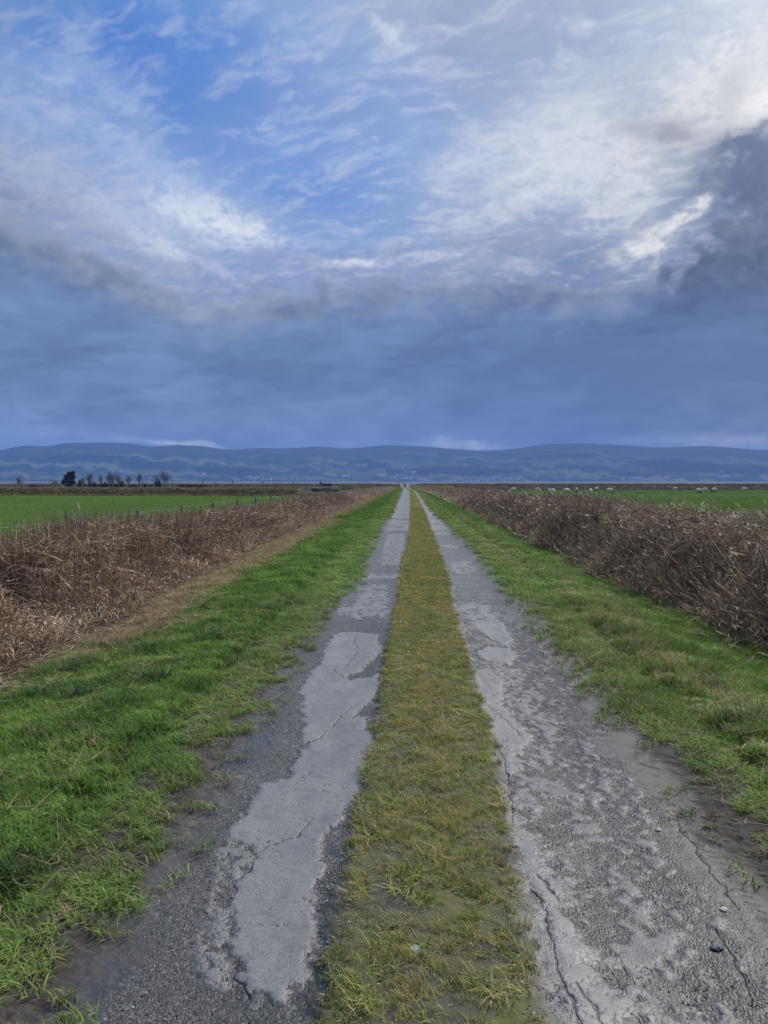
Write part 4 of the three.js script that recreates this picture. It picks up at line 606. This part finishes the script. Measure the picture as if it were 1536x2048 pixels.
// ---------------------------------------------------------------- stones
{
  const r = rng(99), chips = [], chip = new THREE.IcosahedronGeometry(1, 0);
  { const p = chip.attributes.position; for (let i = 0; i < p.count; i++) { const x = p.getX(i), y = p.getY(i), z = p.getZ(i), k = 1 + 0.25 * N1(x * 2 + y, z * 2 - y); p.setXYZ(i, x * k, y * k * 0.7, z * k * 0.85); } chip.computeVertexNormals(); }
  for (let i = 0; i < 190000; i++) {
    const d = 1.7 + r() ** 1.5 * 7.5, x = -1.25 + r() * 2.9; if (!inView(x, d, 0.5)) continue;
    const s = sampleRoad(x, d, true); if (s.g > 0.3 || s.m > 0.7) continue;
    const st = x > stripL(d) - 0.02 && x < stripR(d) + 0.02, e = Math.min(Math.abs(x - stripL(d)), Math.abs(x - stripR(d)));
    const want = st ? 0.22 + 0.6 * sm(0.12, 0, e) : x < 0 ? 0.75 * sm(leftEdge(d) + 0.05, leftEdge(d) + 0.3, x) : 0.6 * sm(rightEdge(d) - 0.02, rightEdge(d) - 0.45, x); if (r() > want * clamp(0.30 + 1.5 * fbm(N2, x * 3.5, d * 2.5, 3))) continue;
    const z = (0.0017 + 0.0042 * r() ** 3 + (e < 0.08 ? 0.002 * r() : 0)) * (d > 5 ? 1.25 : 1), k = 0.06 + 0.26 * r() ** 2.2;
    const wm = r() < 0.2 ? 0.82 : 1.0; chips.push([x, s.h + fall(d) - z * 0.15, -d, r() * 6.28, (r() - 0.5), z, z, k, k * (0.5 + 0.5 * wm), k * wm]);
  }
  scatter('gravel', 'loose grey chippings worn out of the track', chip, std([1, 1, 1], 0.6), chips);
  const big = (x, d, s, c, label) => { const g = new THREE.IcosahedronGeometry(s, 2), p = g.attributes.position; for (let i = 0; i < p.count; i++) { const k = 1 + 0.3 * N1(p.getX(i) / s * 1.2 + x * 9, p.getZ(i) / s + p.getY(i) / s * 1.7); p.setXYZ(i, p.getX(i) * k * 1.25, p.getY(i) * k * 0.6, p.getZ(i) * k); } g.computeVertexNormals(); const o = put(new THREE.Mesh(g, std(c, 0.75)), 'stone'); o.position.set(x, sampleRoad(x, d, true).h + s * 0.25, -d); tag(o, label, 'stone'); };
  big(0.03, 2.61, 0.016, [0.30, 0.34, 0.33], 'pale grey-green stone among the moss of the middle strip'); big(1.19, 2.94, 0.012, [0.42, 0.41, 0.38], 'small white stone on the silt beside the tyre prints'); big(0.47, 3.42, 0.015, [0.24, 0.24, 0.25], 'grey stone at the edge of the strip beside a small green tuft'); big(1.16, 3.62, 0.011, [0.36, 0.35, 0.33], 'small pale stone next to the long crack in the silt'); big(1.07, 2.70, 0.017, [0.13, 0.13, 0.135], 'dark stone lying in the crack near the tyre prints');
}

// ---------------------------------------------------------------- stalks that stand out
function cane(name, label, category, points, r0, r1, rgb, group) {
  const c = new THREE.CatmullRomCurve3(points.map((p) => new THREE.Vector3(...p))), n = 24, g = new THREE.TubeGeometry(c, n, 1, 6), p = g.attributes.position, v = new THREE.Vector3();
  for (let i = 0; i <= n; i++) { c.getPointAt(i / n, v); const q = mix(r0, r1, i / n); for (let k = 0; k <= 6; k++) { const o = i * 7 + k; p.setXYZ(o, v.x + (p.getX(o) - v.x) * q, v.y + (p.getY(o) - v.y) * q, v.z + (p.getZ(o) - v.z) * q); } }
  g.computeVertexNormals(); return tag(put(new THREE.Mesh(g, std(rgb, 0.8)), name), label, category, group);
}
{
  const G = (x, d, h) => [x, land(x, d) + h, -d];
  cane('bramble_cane', 'thin dark bramble cane arching over the grass verge', 'cane', [G(-2.55, 9.5, 0), G(-2.46, 9.5, 0.12), G(-2.25, 9.5, 0.21), G(-1.95, 9.45, 0.20), G(-1.65, 9.4, 0.12)], 0.006, 0.002, [0.05, 0.03, 0.025]);
  cane('reed_stalk', 'tall pale broken stalk standing above the highest reeds by the fence', 'stalk', [G(-6.0, 14.4, 0.3), G(-6.02, 14.4, 1.0), G(-6.05, 14.4, 1.38), G(-6.12, 14.4, 1.56)], 0.022, 0.012, [0.42, 0.36, 0.27]);
  cane('reed_stalk', 'pale split stalk sticking up between two fence posts', 'stalk', [G(-5.9, 18.5, 0.3), G(-5.9, 18.5, 0.9), G(-5.87, 18.5, 1.2), G(-5.82, 18.5, 1.38)], 0.024, 0.014, [0.46, 0.39, 0.27]);
  cane('reed_stalk', 'dark thin stalk leaning beside the tallest pale stalk', 'stalk', [G(-5.9, 13.2, 0.3), G(-6.0, 13.2, 0.95), G(-6.2, 13.2, 1.42)], 0.010, 0.005, [0.09, 0.07, 0.055]);
  cane('reed_stalk', 'dark stalk leaning over the lower reeds towards the fence', 'stalk', [G(-5.6, 11.6, 0.3), G(-5.85, 11.6, 0.9), G(-6.15, 11.6, 1.18)], 0.010, 0.005, [0.10, 0.08, 0.06]);
  cane('reed_stalk', 'long grey stalk lying across the dark hollow in the reeds', 'stalk', [G(-4.95, 8.1, 0.42), G(-4.5, 8.2, 0.40), G(-4.0, 8.3, 0.30), G(-3.6, 8.4, 0.14)], 0.010, 0.006, [0.24, 0.19, 0.15]);
  cane('reed_stalk', 'pale forked twig lying on the grass by the reed litter', 'stalk', [G(-3.05, 8.6, 0.0), G(-3.0, 8.55, 0.12), G(-2.9, 8.5, 0.2)], 0.007, 0.003, [0.45, 0.4, 0.3]);
  cane('reed_stalk', 'bent white stalk at the edge of the litter, beside the muddy grass', 'stalk', [G(-3.55, 6.6, 0.0), G(-3.5, 6.55, 0.13), G(-3.42, 6.5, 0.24)], 0.008, 0.004, [0.5, 0.44, 0.34]);
  cane('reed_stalk', 'thick dark stalk leaning out of the reed bank into the ditch', 'stalk', [G(4.05, 10.6, 0.0), G(4.0, 10.6, 0.25), G(3.85, 10.55, 0.45), G(3.6, 10.5, 0.6)], 0.013, 0.007, [0.045, 0.03, 0.025]);
  cane('reed_stalk', 'white broken stub low in the reed bank above the ditch', 'stalk', [G(4.1, 11.6, 0.55), G(4.08, 11.6, 0.68), G(4.05, 11.6, 0.78)], 0.016, 0.010, [0.6, 0.57, 0.5]);
}

// ---------------------------------------------------------------- fences
const postWood = std([0.36, 0.35, 0.32], 0.85, { map: dataTex(64, 256, (u, v, p) => { const q = 0.72 + 0.26 * fbm(N1, u * 9, v * 3, 4); p[0] = q; p[1] = q * 0.99; p[2] = q * 0.96; }) });
const wireMat = std([0.30, 0.31, 0.30], 0.6, { metalness: 0.3 });
function post(parent, x, d, h, w, lean = 0, mat = postWood) { const g = new THREE.CylinderGeometry(w * 0.92, w, h + 0.3, 10, 3); const o = put(new THREE.Mesh(g, mat), 'post', parent); o.position.set(x, land(x, d) + h / 2 - 0.15, -d); o.rotation.z = lean; return [x + -Math.sin(lean) * h / 2, land(x, d) + h, -d]; }
function wire(parent, pts, r, drop) { const c = new THREE.CatmullRomCurve3(pts.map((p) => new THREE.Vector3(p[0], p[1] - drop, p[2] + 0.05)), false, 'catmullrom', 0.1); put(new THREE.Mesh(new THREE.TubeGeometry(c, pts.length * 5, r, 4), wireMat), 'wire', parent); }
{
  const f = thing('wire_fence', 'wire fence on grey posts along the back of the reed thicket', 'fence'), tops = [], r = rng(61);
  for (let k = 0; k < 24; k++) { const d = 7.8 + k * 3.95; tops.push(post(f, -6.72 - 0.004 * d + (d > 60 ? (d - 60) * -0.06 : 0), d, 1.14 + 0.05 * r(), 0.045, (r() - 0.5) * 0.06)); }
  for (const q of [0.05, 0.34, 0.62]) wire(f, tops, 0.0028, q);
  const b = thing('wire_fence', 'fence of weathered posts along the low bank across the fenced pasture', 'fence'), t2 = [];
  for (let k = 0; k < 15; k++) { const x = -16 - k * 4.2, d = bankAt(x) - 1.6; t2.push(post(b, x, d, 1.3 + 0.12 * r(), 0.075, (r() - 0.5) * 0.08)); }
  for (const q of [0.06, 0.5]) wire(b, t2, 0.008, q);
  const g = thing('rail_gate', 'pale wooden rail gate beside the end of the cross bank', 'gate'), wood = std([0.40, 0.39, 0.33], 0.8), bar = (a, c, r0) => put(new THREE.Mesh(new THREE.TubeGeometry(new THREE.LineCurve3(new THREE.Vector3(...a), new THREE.Vector3(...c)), 1, r0, 6), wood), 'rail', g);
  const d = 138, y = land(-18.6, d); for (const x of [-18.5, -17.3]) post(g, x, d, 1.3, 0.09, 0, wood);
  bar([-18.5, y + 1.12, -d + 0.12], [-17.3, y + 0.98, -d + 0.12], 0.05); bar([-18.5, y + 0.6, -d + 0.12], [-17.3, y + 0.55, -d + 0.12], 0.05); bar([-17.3, y + 1.05, -d], [-12.4, y + 1.16, -d - 3], 0.05); bar([-21.3, y + 0.2, -d + 9], [-18.7, y + 0.75, -d + 0.6], 0.06);
  const p = thing('post_row', 'short row of pale posts where the fence nears the far bank', 'fence posts'); for (const [x, dd, h] of [[-17.8, 200, 1.3], [-17.2, 201, 1.2], [-13.4, 196, 1.35], [-12.9, 196.4, 1.3], [-12.2, 197, 1.35], [-9.4, 200, 1.2]]) post(p, x, dd, h, 0.1, 0, wood);
  // gate and side rails where the track meets the far bank
  const w = std([0.50, 0.50, 0.47], 0.6), e = thing('field_gate', 'white barred gate standing open where the track meets the far bank', 'gate'), ed = 300, ey = land(-3.2, ed);
  for (const x of [-4.6, -2.2]) post(e, x, ed, 1.25, 0.08, 0, w);
  for (let k = 0; k < 5; k++) put(new THREE.Mesh(new THREE.BoxGeometry(2.3, 0.07, 0.04), w), 'rail', e).position.set(-3.4, ey + 0.2 + k * 0.24, -ed + 0.1);
  const s = thing('side_rail', 'long pale rail beside the white gate on the far bank', 'railing'), s2 = thing('side_rail', 'short pale rail across the track from the white gate', 'railing');
  for (const [o, x0, d0, x1, d1] of [[s, -2.4, 274, -2.5, 298], [s2, 0.9, 272, 0.55, 284]]) { const a = post(o, x0, d0, 0.7, 0.06, 0, w), b1 = post(o, x1, d1, 0.8, 0.06, 0, w); put(new THREE.Mesh(new THREE.TubeGeometry(new THREE.LineCurve3(new THREE.Vector3(a[0], a[1] - 0.08, a[2]), new THREE.Vector3(b1[0], b1[1] - 0.08, b1[2])), 1, 0.055, 6), w), 'rail', o); }
}

// ---------------------------------------------------------------- trees beyond the cross bank
function bareTree(x, d, h, seed, label, spreadOut = 0.5) {
  const t = thing('bare_tree', label, 'tree', 'bare trees beyond the bank'); t.position.set(x, land(x, d) - 0.05, -d);
  const r = rng(seed), trunk = [], twigs = [], V = new THREE.Vector3();
  const limb = (list, a, b, ra, rb) => { const g = new THREE.CylinderGeometry(rb, ra, a.distanceTo(b), ra > 0.05 ? 6 : 3, 1, true); g.translate(0, a.distanceTo(b) / 2, 0); g.applyQuaternion(new THREE.Quaternion().setFromUnitVectors(new THREE.Vector3(0, 1, 0), V.copy(b).sub(a).normalize())); g.translate(a.x, a.y, a.z); list.push(g); };
  const grow = (a, dir, L, rad, depth) => { const b = a.clone().addScaledVector(dir, L); limb(depth < 2 ? trunk : twigs, a, b, Math.max(rad, 0.014), Math.max(0.012, rad * 0.5)); if (depth >= 4) return; const n = depth === 0 ? 10 : depth < 3 ? 3 : 2; for (let k = 0; k < n; k++) { const at = depth === 0 ? 0.12 + 0.83 * (k + r()) / n : 0.3 + 0.7 * r(), s = a.clone().lerp(b, at), nd = dir.clone().add(new THREE.Vector3((r() - 0.5) * 2 * spreadOut, 0.25 + 0.3 * r(), (r() - 0.5) * 2 * spreadOut)).normalize(); grow(s, nd, L * (depth === 0 ? 0.5 * (1.15 - 0.6 * at) : 0.52 + 0.2 * r()), rad * (depth === 0 ? 0.45 : 0.62), depth + 1); } };
  for (let k = 0; k < 2 + Math.floor(r() * 2); k++) grow(new THREE.Vector3((r() - 0.5) * 0.6, 0, (r() - 0.5) * 0.6), new THREE.Vector3((r() - 0.5) * 0.35, 1, (r() - 0.5) * 0.35).normalize(), h * (0.78 + 0.2 * r()), 0.015 * h, 0);
  const m = std([0.070, 0.067, 0.062], 0.9), tw = std([0.105, 0.100, 0.096], 0.9);
  put(new THREE.Mesh(mergeGeometries(trunk), m), 'trunk', t); put(new THREE.Mesh(mergeGeometries(twigs), tw), 'crown', t);
}
{
  const D = 262, X = (px) => (px - 815) / 1577 * D;
  [[28, 4.0, 'small bare tree alone beyond the bank, far from the evergreen', 0.4], [92, 2.9, 'low bare bush beside the evergreen on its open side', 0.8], [106, 3.2, 'low bare bush at the foot of the evergreen', 0.8], [170, 5.0, 'pale wide bare tree next to the evergreen', 0.6], [188, 4.6, 'upright bare tree second from the evergreen', 0.4], [200, 5.0, 'narrow bare tree in the middle of the row beyond the bank', 0.3], [213, 5.2, 'tall dark bare tree in the row beyond the bank', 0.4], [224, 5.0, 'dense dark bare tree near the end of the row', 0.5], [235, 4.8, 'dark bare tree at the end of the row beyond the bank', 0.5], [275, 5.3, 'bare tree standing alone in the gap after the row', 0.35], [300, 5.0, 'slim bare tree leaning against the last tall one', 0.4], [311, 6.1, 'tallest bare tree, last beyond the bank', 0.5]].forEach(([px, h, label, s], i) => bareTree(X(px), D + (i % 3) * 4, h * 0.84, 700 + i * 13, label, s * 1.35));
  // evergreen: trunk, boughs and leaf clumps through the crown
  const t = thing('evergreen_tree', 'dark ragged evergreen tree beyond the low bank', 'tree'), x = X(131); t.position.set(x, land(x, D) - 0.05, -D);
  const tr = new THREE.CylinderGeometry(0.10, 0.2, 4.6, 8).translate(0, 2.3, 0); put(new THREE.Mesh(tr, std([0.05, 0.04, 0.035])), 'trunk', t);
  const leafy = (lobes, seed, n, size) => { const r = rng(seed), pos = [], nor = [], v = new THREE.Vector3(), u = new THREE.Vector3(), w = new THREE.Vector3(); for (let i = 0; i < n; i++) { const l = lobes[Math.floor(r() * lobes.length)]; do v.set(r() * 2 - 1, r() * 2 - 1, r() * 2 - 1); while (v.length() > 1); v.multiplyScalar(0.55 + 0.45 * v.length()); const p = [l[0] + v.x * l[3], l[1] + v.y * l[4], l[2] + v.z * l[3]]; u.set(r() - 0.5, r() - 0.5, r() - 0.5).normalize(); w.set(r() - 0.5, r() - 0.5, r() - 0.5).cross(u).normalize(); const s = size * (0.6 + 0.8 * r()), a = u.clone().multiplyScalar(s), b = w.clone().multiplyScalar(s * 0.45); pos.push(p[0] - a.x, p[1] - a.y, p[2] - a.z, p[0] + b.x, p[1] + b.y, p[2] + b.z, p[0] + a.x, p[1] + a.y, p[2] + a.z, p[0] - a.x, p[1] - a.y, p[2] - a.z, p[0] + a.x, p[1] + a.y, p[2] + a.z, p[0] - b.x, p[1] - b.y, p[2] - b.z); } const g = new THREE.BufferGeometry(); g.setAttribute('position', new THREE.Float32BufferAttribute(pos, 3)); g.computeVertexNormals(); return g; };
  const ever = new THREE.MeshPhysicalMaterial({ color: new THREE.Color().setRGB(0.022, 0.040, 0.022), roughness: 0.8, specularIntensity: 0.4, side: THREE.DoubleSide });
  put(new THREE.Mesh(leafy([[0, 5.2, 0, 0.9, 0.8], [1.2, 5.4, 0, 0.8, 0.7], [-0.6, 4.2, 0.3, 1.2, 0.9], [1.0, 4.0, -0.3, 1.0, 0.9], [-1.4, 2.9, 0, 1.2, 0.9], [0.3, 2.8, 0.2, 1.4, 0.9], [1.1, 2.3, 0, 1.1, 0.8], [-0.2, 1.5, 0, 1.4, 0.8], [-2.0, 2.3, 0.2, 0.7, 0.6]], 91, 2600, 0.24), ever), 'crown', t);
  const shrub = (px, d, w, h, label, m, seed) => { const o = thing('shrub', label, 'shrub', 'dark scrub beyond the bank'), x0 = (px - 815) / 1577 * d, lobes = [], r = rng(seed); h *= d > 250 ? 1.5 : 1.15; o.position.set(x0, land(x0, d), -d); for (let k = 0; k < 6; k++) lobes.push([(r() - 0.5) * w, h * (0.3 + 0.4 * r()), (r() - 0.5) * 1.2, w * 0.22, h * 0.4]); put(new THREE.Mesh(leafy(lobes, seed, 700, 0.2), m), 'foliage', o); put(new THREE.Mesh(new THREE.CylinderGeometry(0.05, 0.1, h * 0.6, 6).translate(0, h * 0.3, 0), std([0.05, 0.04, 0.035])), 'stem', o); };
  const dusk = std([0.04, 0.036, 0.03], 0.9, { side: THREE.DoubleSide });
  shrub(153, D, 2.6, 2.6, 'dark evergreen bush right beside the tall evergreen', ever, 201); shrub(180, D, 3.4, 1.9, 'dark brown bush under the pale wide bare tree', dusk, 202); shrub(232, D, 4, 1.8, 'dark bush under the end of the bare tree row', dusk, 203); shrub(314, D, 2.2, 2.2, 'dark bush under the tallest bare tree', dusk, 204);
  shrub(196, D, 3.5, 1.5, 'low brown scrub between the upright bare trees', dusk, 210); shrub(212, D, 4, 1.7, 'brown scrub under the tall dark bare tree', dusk, 211); shrub(262, D, 3, 1.0, 'low scrub in the gap before the lone bare tree', dusk, 212); shrub(290, D, 3.4, 1.3, 'low scrub between the last bare trees', dusk, 213); shrub(60, D, 6, 1.1, 'wide low scrub between the far small tree and the evergreen', dusk, 214);
  shrub(372, 240, 7, 1.5, 'low dark hedge remnant just past the tallest bare tree', dusk, 205); shrub(395, 244, 6, 1.4, 'farther low dark hedge remnant past the tallest bare tree', dusk, 206); shrub(650, 290, 4, 1.6, 'dark bush on the far bank behind the rail gate', dusk, 207); shrub(640, 175, 5, 0.6, 'dark scrub along the rail that runs on from the gate', dusk, 208); shrub(662, 176, 4, 0.6, 'dark scrub at the end of the rail from the gate', dusk, 209);
}

// ---------------------------------------------------------------- bodies: smooth union of tapered capsules, meshed on a grid
function body(bones, res, lo, hi, k, colorOf) {
  const mc = new MarchingCubes(res, new THREE.MeshBasicMaterial(), false, false, 60000), half = res / 2, cx = (lo[0] + hi[0]) / 2, cy = (lo[1] + hi[1]) / 2, cz = (lo[2] + hi[2]) / 2, S = Math.max(hi[0] - lo[0], hi[1] - lo[1], hi[2] - lo[2]) / 2 * 1.08;
  mc.isolation = 0;
  for (let z = 0, o = 0; z < res; z++) for (let y = 0; y < res; y++) for (let x = 0; x < res; x++, o++) {
    const p = [cx + (x - half) / half * S, cy + (y - half) / half * S, cz + (z - half) / half * S]; let acc = 0, least = 1e9;
    const ds = bones.map(([a, b, ra, rb]) => { const ab = [b[0] - a[0], b[1] - a[1], b[2] - a[2]], ap = [p[0] - a[0], p[1] - a[1], p[2] - a[2]], t = clamp((ap[0] * ab[0] + ap[1] * ab[1] + ap[2] * ab[2]) / (ab[0] ** 2 + ab[1] ** 2 + ab[2] ** 2 + 1e-9)); return Math.hypot(ap[0] - t * ab[0], ap[1] - t * ab[1], ap[2] - t * ab[2]) - mix(ra, rb, t); });
    for (const q of ds) least = Math.min(least, q); for (const q of ds) acc += Math.exp(-(q - least) / k);
    mc.field[o] = -(least - k * Math.log(acc));
  }
  mc.update();
  const n = mc.count, pos = new Float32Array(n * 3), col = new Float32Array(n * 3);
  for (let i = 0; i < n; i++) { const q = [cx + mc.positionArray[i * 3] * S, cy + mc.positionArray[i * 3 + 1] * S, cz + mc.positionArray[i * 3 + 2] * S]; pos.set(q, i * 3); col.set(colorOf(q), i * 3); }
  const g = new THREE.BufferGeometry(); g.setAttribute('position', new THREE.BufferAttribute(pos, 3)); g.setAttribute('normal', new THREE.BufferAttribute(mc.normalArray.slice(0, n * 3), 3)); g.setAttribute('color', new THREE.BufferAttribute(col, 3)); return g;
}
{
  // a sheep faces +x; the head goes down to graze, or up
  const legs = [[0.28, 0.13, 0.03], [0.26, -0.13, -0.05], [-0.30, 0.13, -0.04], [-0.28, -0.13, 0.05]];
  const sheep = (graze, dark) => { const face = dark ? [0.03, 0.028, 0.026] : [0.46, 0.43, 0.38], wool = [0.74, 0.67, 0.52];
    const neck = [0.40, 0.66, 0], poll = graze ? [0.60, 0.34, 0.02] : [0.58, 0.86, 0], nose = graze ? [0.66, 0.10, 0.03] : [0.78, 0.76, 0];
    const bones = [[[-0.30, 0.64, 0], [0.26, 0.62, 0], 0.245, 0.22], [[-0.14, 0.74, 0], [0.06, 0.73, 0], 0.18, 0.17], [[0.26, 0.64, 0], neck, 0.20, 0.14], [neck, poll, 0.14, 0.105], [poll, nose, 0.105, 0.07], [[-0.56, 0.62, 0], [-0.62, 0.42, 0], 0.06, 0.04], ...[-1, 1].map((s) => [[poll[0] - 0.02, poll[1] + 0.04, s * 0.06], [poll[0] - 0.05, poll[1] + 0.02, s * 0.19], 0.028, 0.015])];
    for (const [x, z, sw] of legs) { const rear = x < 0; bones.push([[x, 0.5, z], [x + (rear ? 0.03 : 0.0), 0.33, z], 0.12, 0.065], [[x + (rear ? 0.03 : 0), 0.33, z], [x + sw - (rear ? 0.05 : 0), 0.20, z], 0.055, 0.04], [[x + sw - (rear ? 0.05 : 0), 0.20, z], [x + sw, 0.02, z], 0.035, 0.04]); }
    return body(bones, 56, [-0.72, -0.03, -0.34], [0.85, 1.0, 0.34], 0.022, (q) => { const toHead = Math.hypot(q[0] - poll[0], q[1] - poll[1], q[2]); const hd = graze ? q[0] > 0.46 && q[1] < 0.46 : q[0] > 0.54 && q[1] > 0.7; return hd || toHead < 0.10 ? face : q[1] < 0.30 ? (dark ? [0.05, 0.045, 0.04] : [0.40, 0.37, 0.32]) : wool.map((w) => w * (0.86 + 0.14 * N3(q[0] * 14, q[1] * 14, q[2] * 14))); }); };
  const geo = [sheep(true, true), sheep(true, false), sheep(false, true)], m = new THREE.MeshPhysicalMaterial({ vertexColors: true, roughness: 1, specularIntensity: 0.1, sheen: 0.3, sheenColor: new THREE.Color(0.5, 0.5, 0.45) });
  const flock = [[22.5, 168, 0, 0.3, 'dark-faced sheep grazing by the hedge, level with the field gate end of the flock'], [28.2, 172, 1, 2.9, 'pale sheep grazing behind the reed bank, second along from the track'], [21.2, 117, 2, 2.4, 'sheep with raised dark head half hidden behind the reed bank'], [25.3, 126, 1, 0.4, 'sheep with its back showing above the reed bank, beside the one with a raised head'], [33.2, 156, 0, 1.5, 'small-looking sheep facing the track with its dark face down'], [28.1, 122, 1, -1.6, 'rounded white sheep seen from behind just over the reed bank'], [46.6, 196, 0, 3.6, 'far sheep grazing behind the one seen from behind'], [34.6, 136, 0, 0.2, 'sheep standing side-on with its legs clear of the reed bank'], [68.5, 204, 1, 3.3, 'sheep grazing at the very edge of the pasture before the rushes'], [49.6, 136, 0, -1.3, 'sheep facing the reed bank, in front of the closest pair'], [60.6, 163, 1, 2.8, 'sheep close behind the one facing the reed bank'], [57.2, 149, 0, 3.5, 'dark-faced sheep grazing side-on next to the pair'], [74.2, 176, 1, 3.2, 'sheep grazing apart from the others at the end of the flock']];
  for (const [x, d, k, turn, label] of flock) { const o = put(new THREE.Mesh(geo[k], m), 'sheep'); o.position.set(x, land(x, d) - 0.01, -d); o.rotation.y = turn; o.scale.setScalar(1.02); tag(o, label, 'sheep', 'sheep grazing in the pasture'); }
  // walker far down the track, seen from behind, dark clothes
  const P = [[[0, 0.98, 0], [0, 1.36, -0.02], 0.15, 0.17], [[-0.16, 1.38, 0], [0.16, 1.38, 0], 0.085, 0.085], [[0, 1.40, 0], [0, 1.53, -0.02], 0.06, 0.055], [[0, 1.60, -0.02], [0, 1.66, -0.03], 0.10, 0.10], [[-0.09, 0.95, 0], [-0.10, 0.52, -0.12], 0.105, 0.07], [[-0.10, 0.52, -0.12], [-0.10, 0.09, -0.06], 0.065, 0.045], [[-0.10, 0.06, -0.06], [-0.10, 0.04, -0.22], 0.045, 0.035], [[0.09, 0.95, 0], [0.10, 0.52, 0.06], 0.105, 0.07], [[0.10, 0.52, 0.06], [0.10, 0.10, 0.24], 0.065, 0.045], [[0.10, 0.08, 0.24], [0.10, 0.04, 0.10], 0.045, 0.035],
    [[-0.21, 1.37, 0], [-0.27, 1.08, 0.06], 0.065, 0.05], [[-0.27, 1.08, 0.06], [-0.26, 0.84, -0.06], 0.048, 0.036], [[0.21, 1.37, 0], [0.27, 1.08, -0.04], 0.065, 0.05], [[0.27, 1.08, -0.04], [0.26, 0.86, -0.16], 0.048, 0.036]];
  for (const s of [-1, 1]) for (let f = 0; f < 5; f++) { const b = [s * 0.26, s < 0 ? 0.83 : 0.85, s < 0 ? -0.07 : -0.17]; P.push([b, f === 4 ? [b[0] - s * 0.03, b[1] - 0.04, b[2] - 0.05] : [b[0] + s * 0.005, b[1] - 0.085 - 0.008 * (f === 1), b[2] + (f - 1.5) * 0.02], 0.014, 0.009]); }
  const g = body(P, 96, [-0.4, 0, -0.4], [0.4, 1.78, 0.4], 0.02, (q) => (q[1] > 1.52 ? (q[1] > 1.60 || q[2] > 0.0 ? [0.05, 0.035, 0.028] : [0.42, 0.27, 0.2]) : q[1] < 0.86 && Math.abs(q[0]) > 0.2 ? [0.42, 0.27, 0.2] : q[1] > 0.9 ? [0.016, 0.016, 0.02] : q[1] > 0.1 ? [0.012, 0.013, 0.018] : [0.03, 0.025, 0.02]));
  const o = put(new THREE.Mesh(g, new THREE.MeshStandardMaterial({ vertexColors: true, roughness: 0.9 })), 'person'); o.position.set(-1.05, sampleRoad(-1.05, 268, false).h + fall(268), -268); tag(o, 'person in dark coat and trousers walking away down the track', 'person');
}

renderer.render(scene, camera);
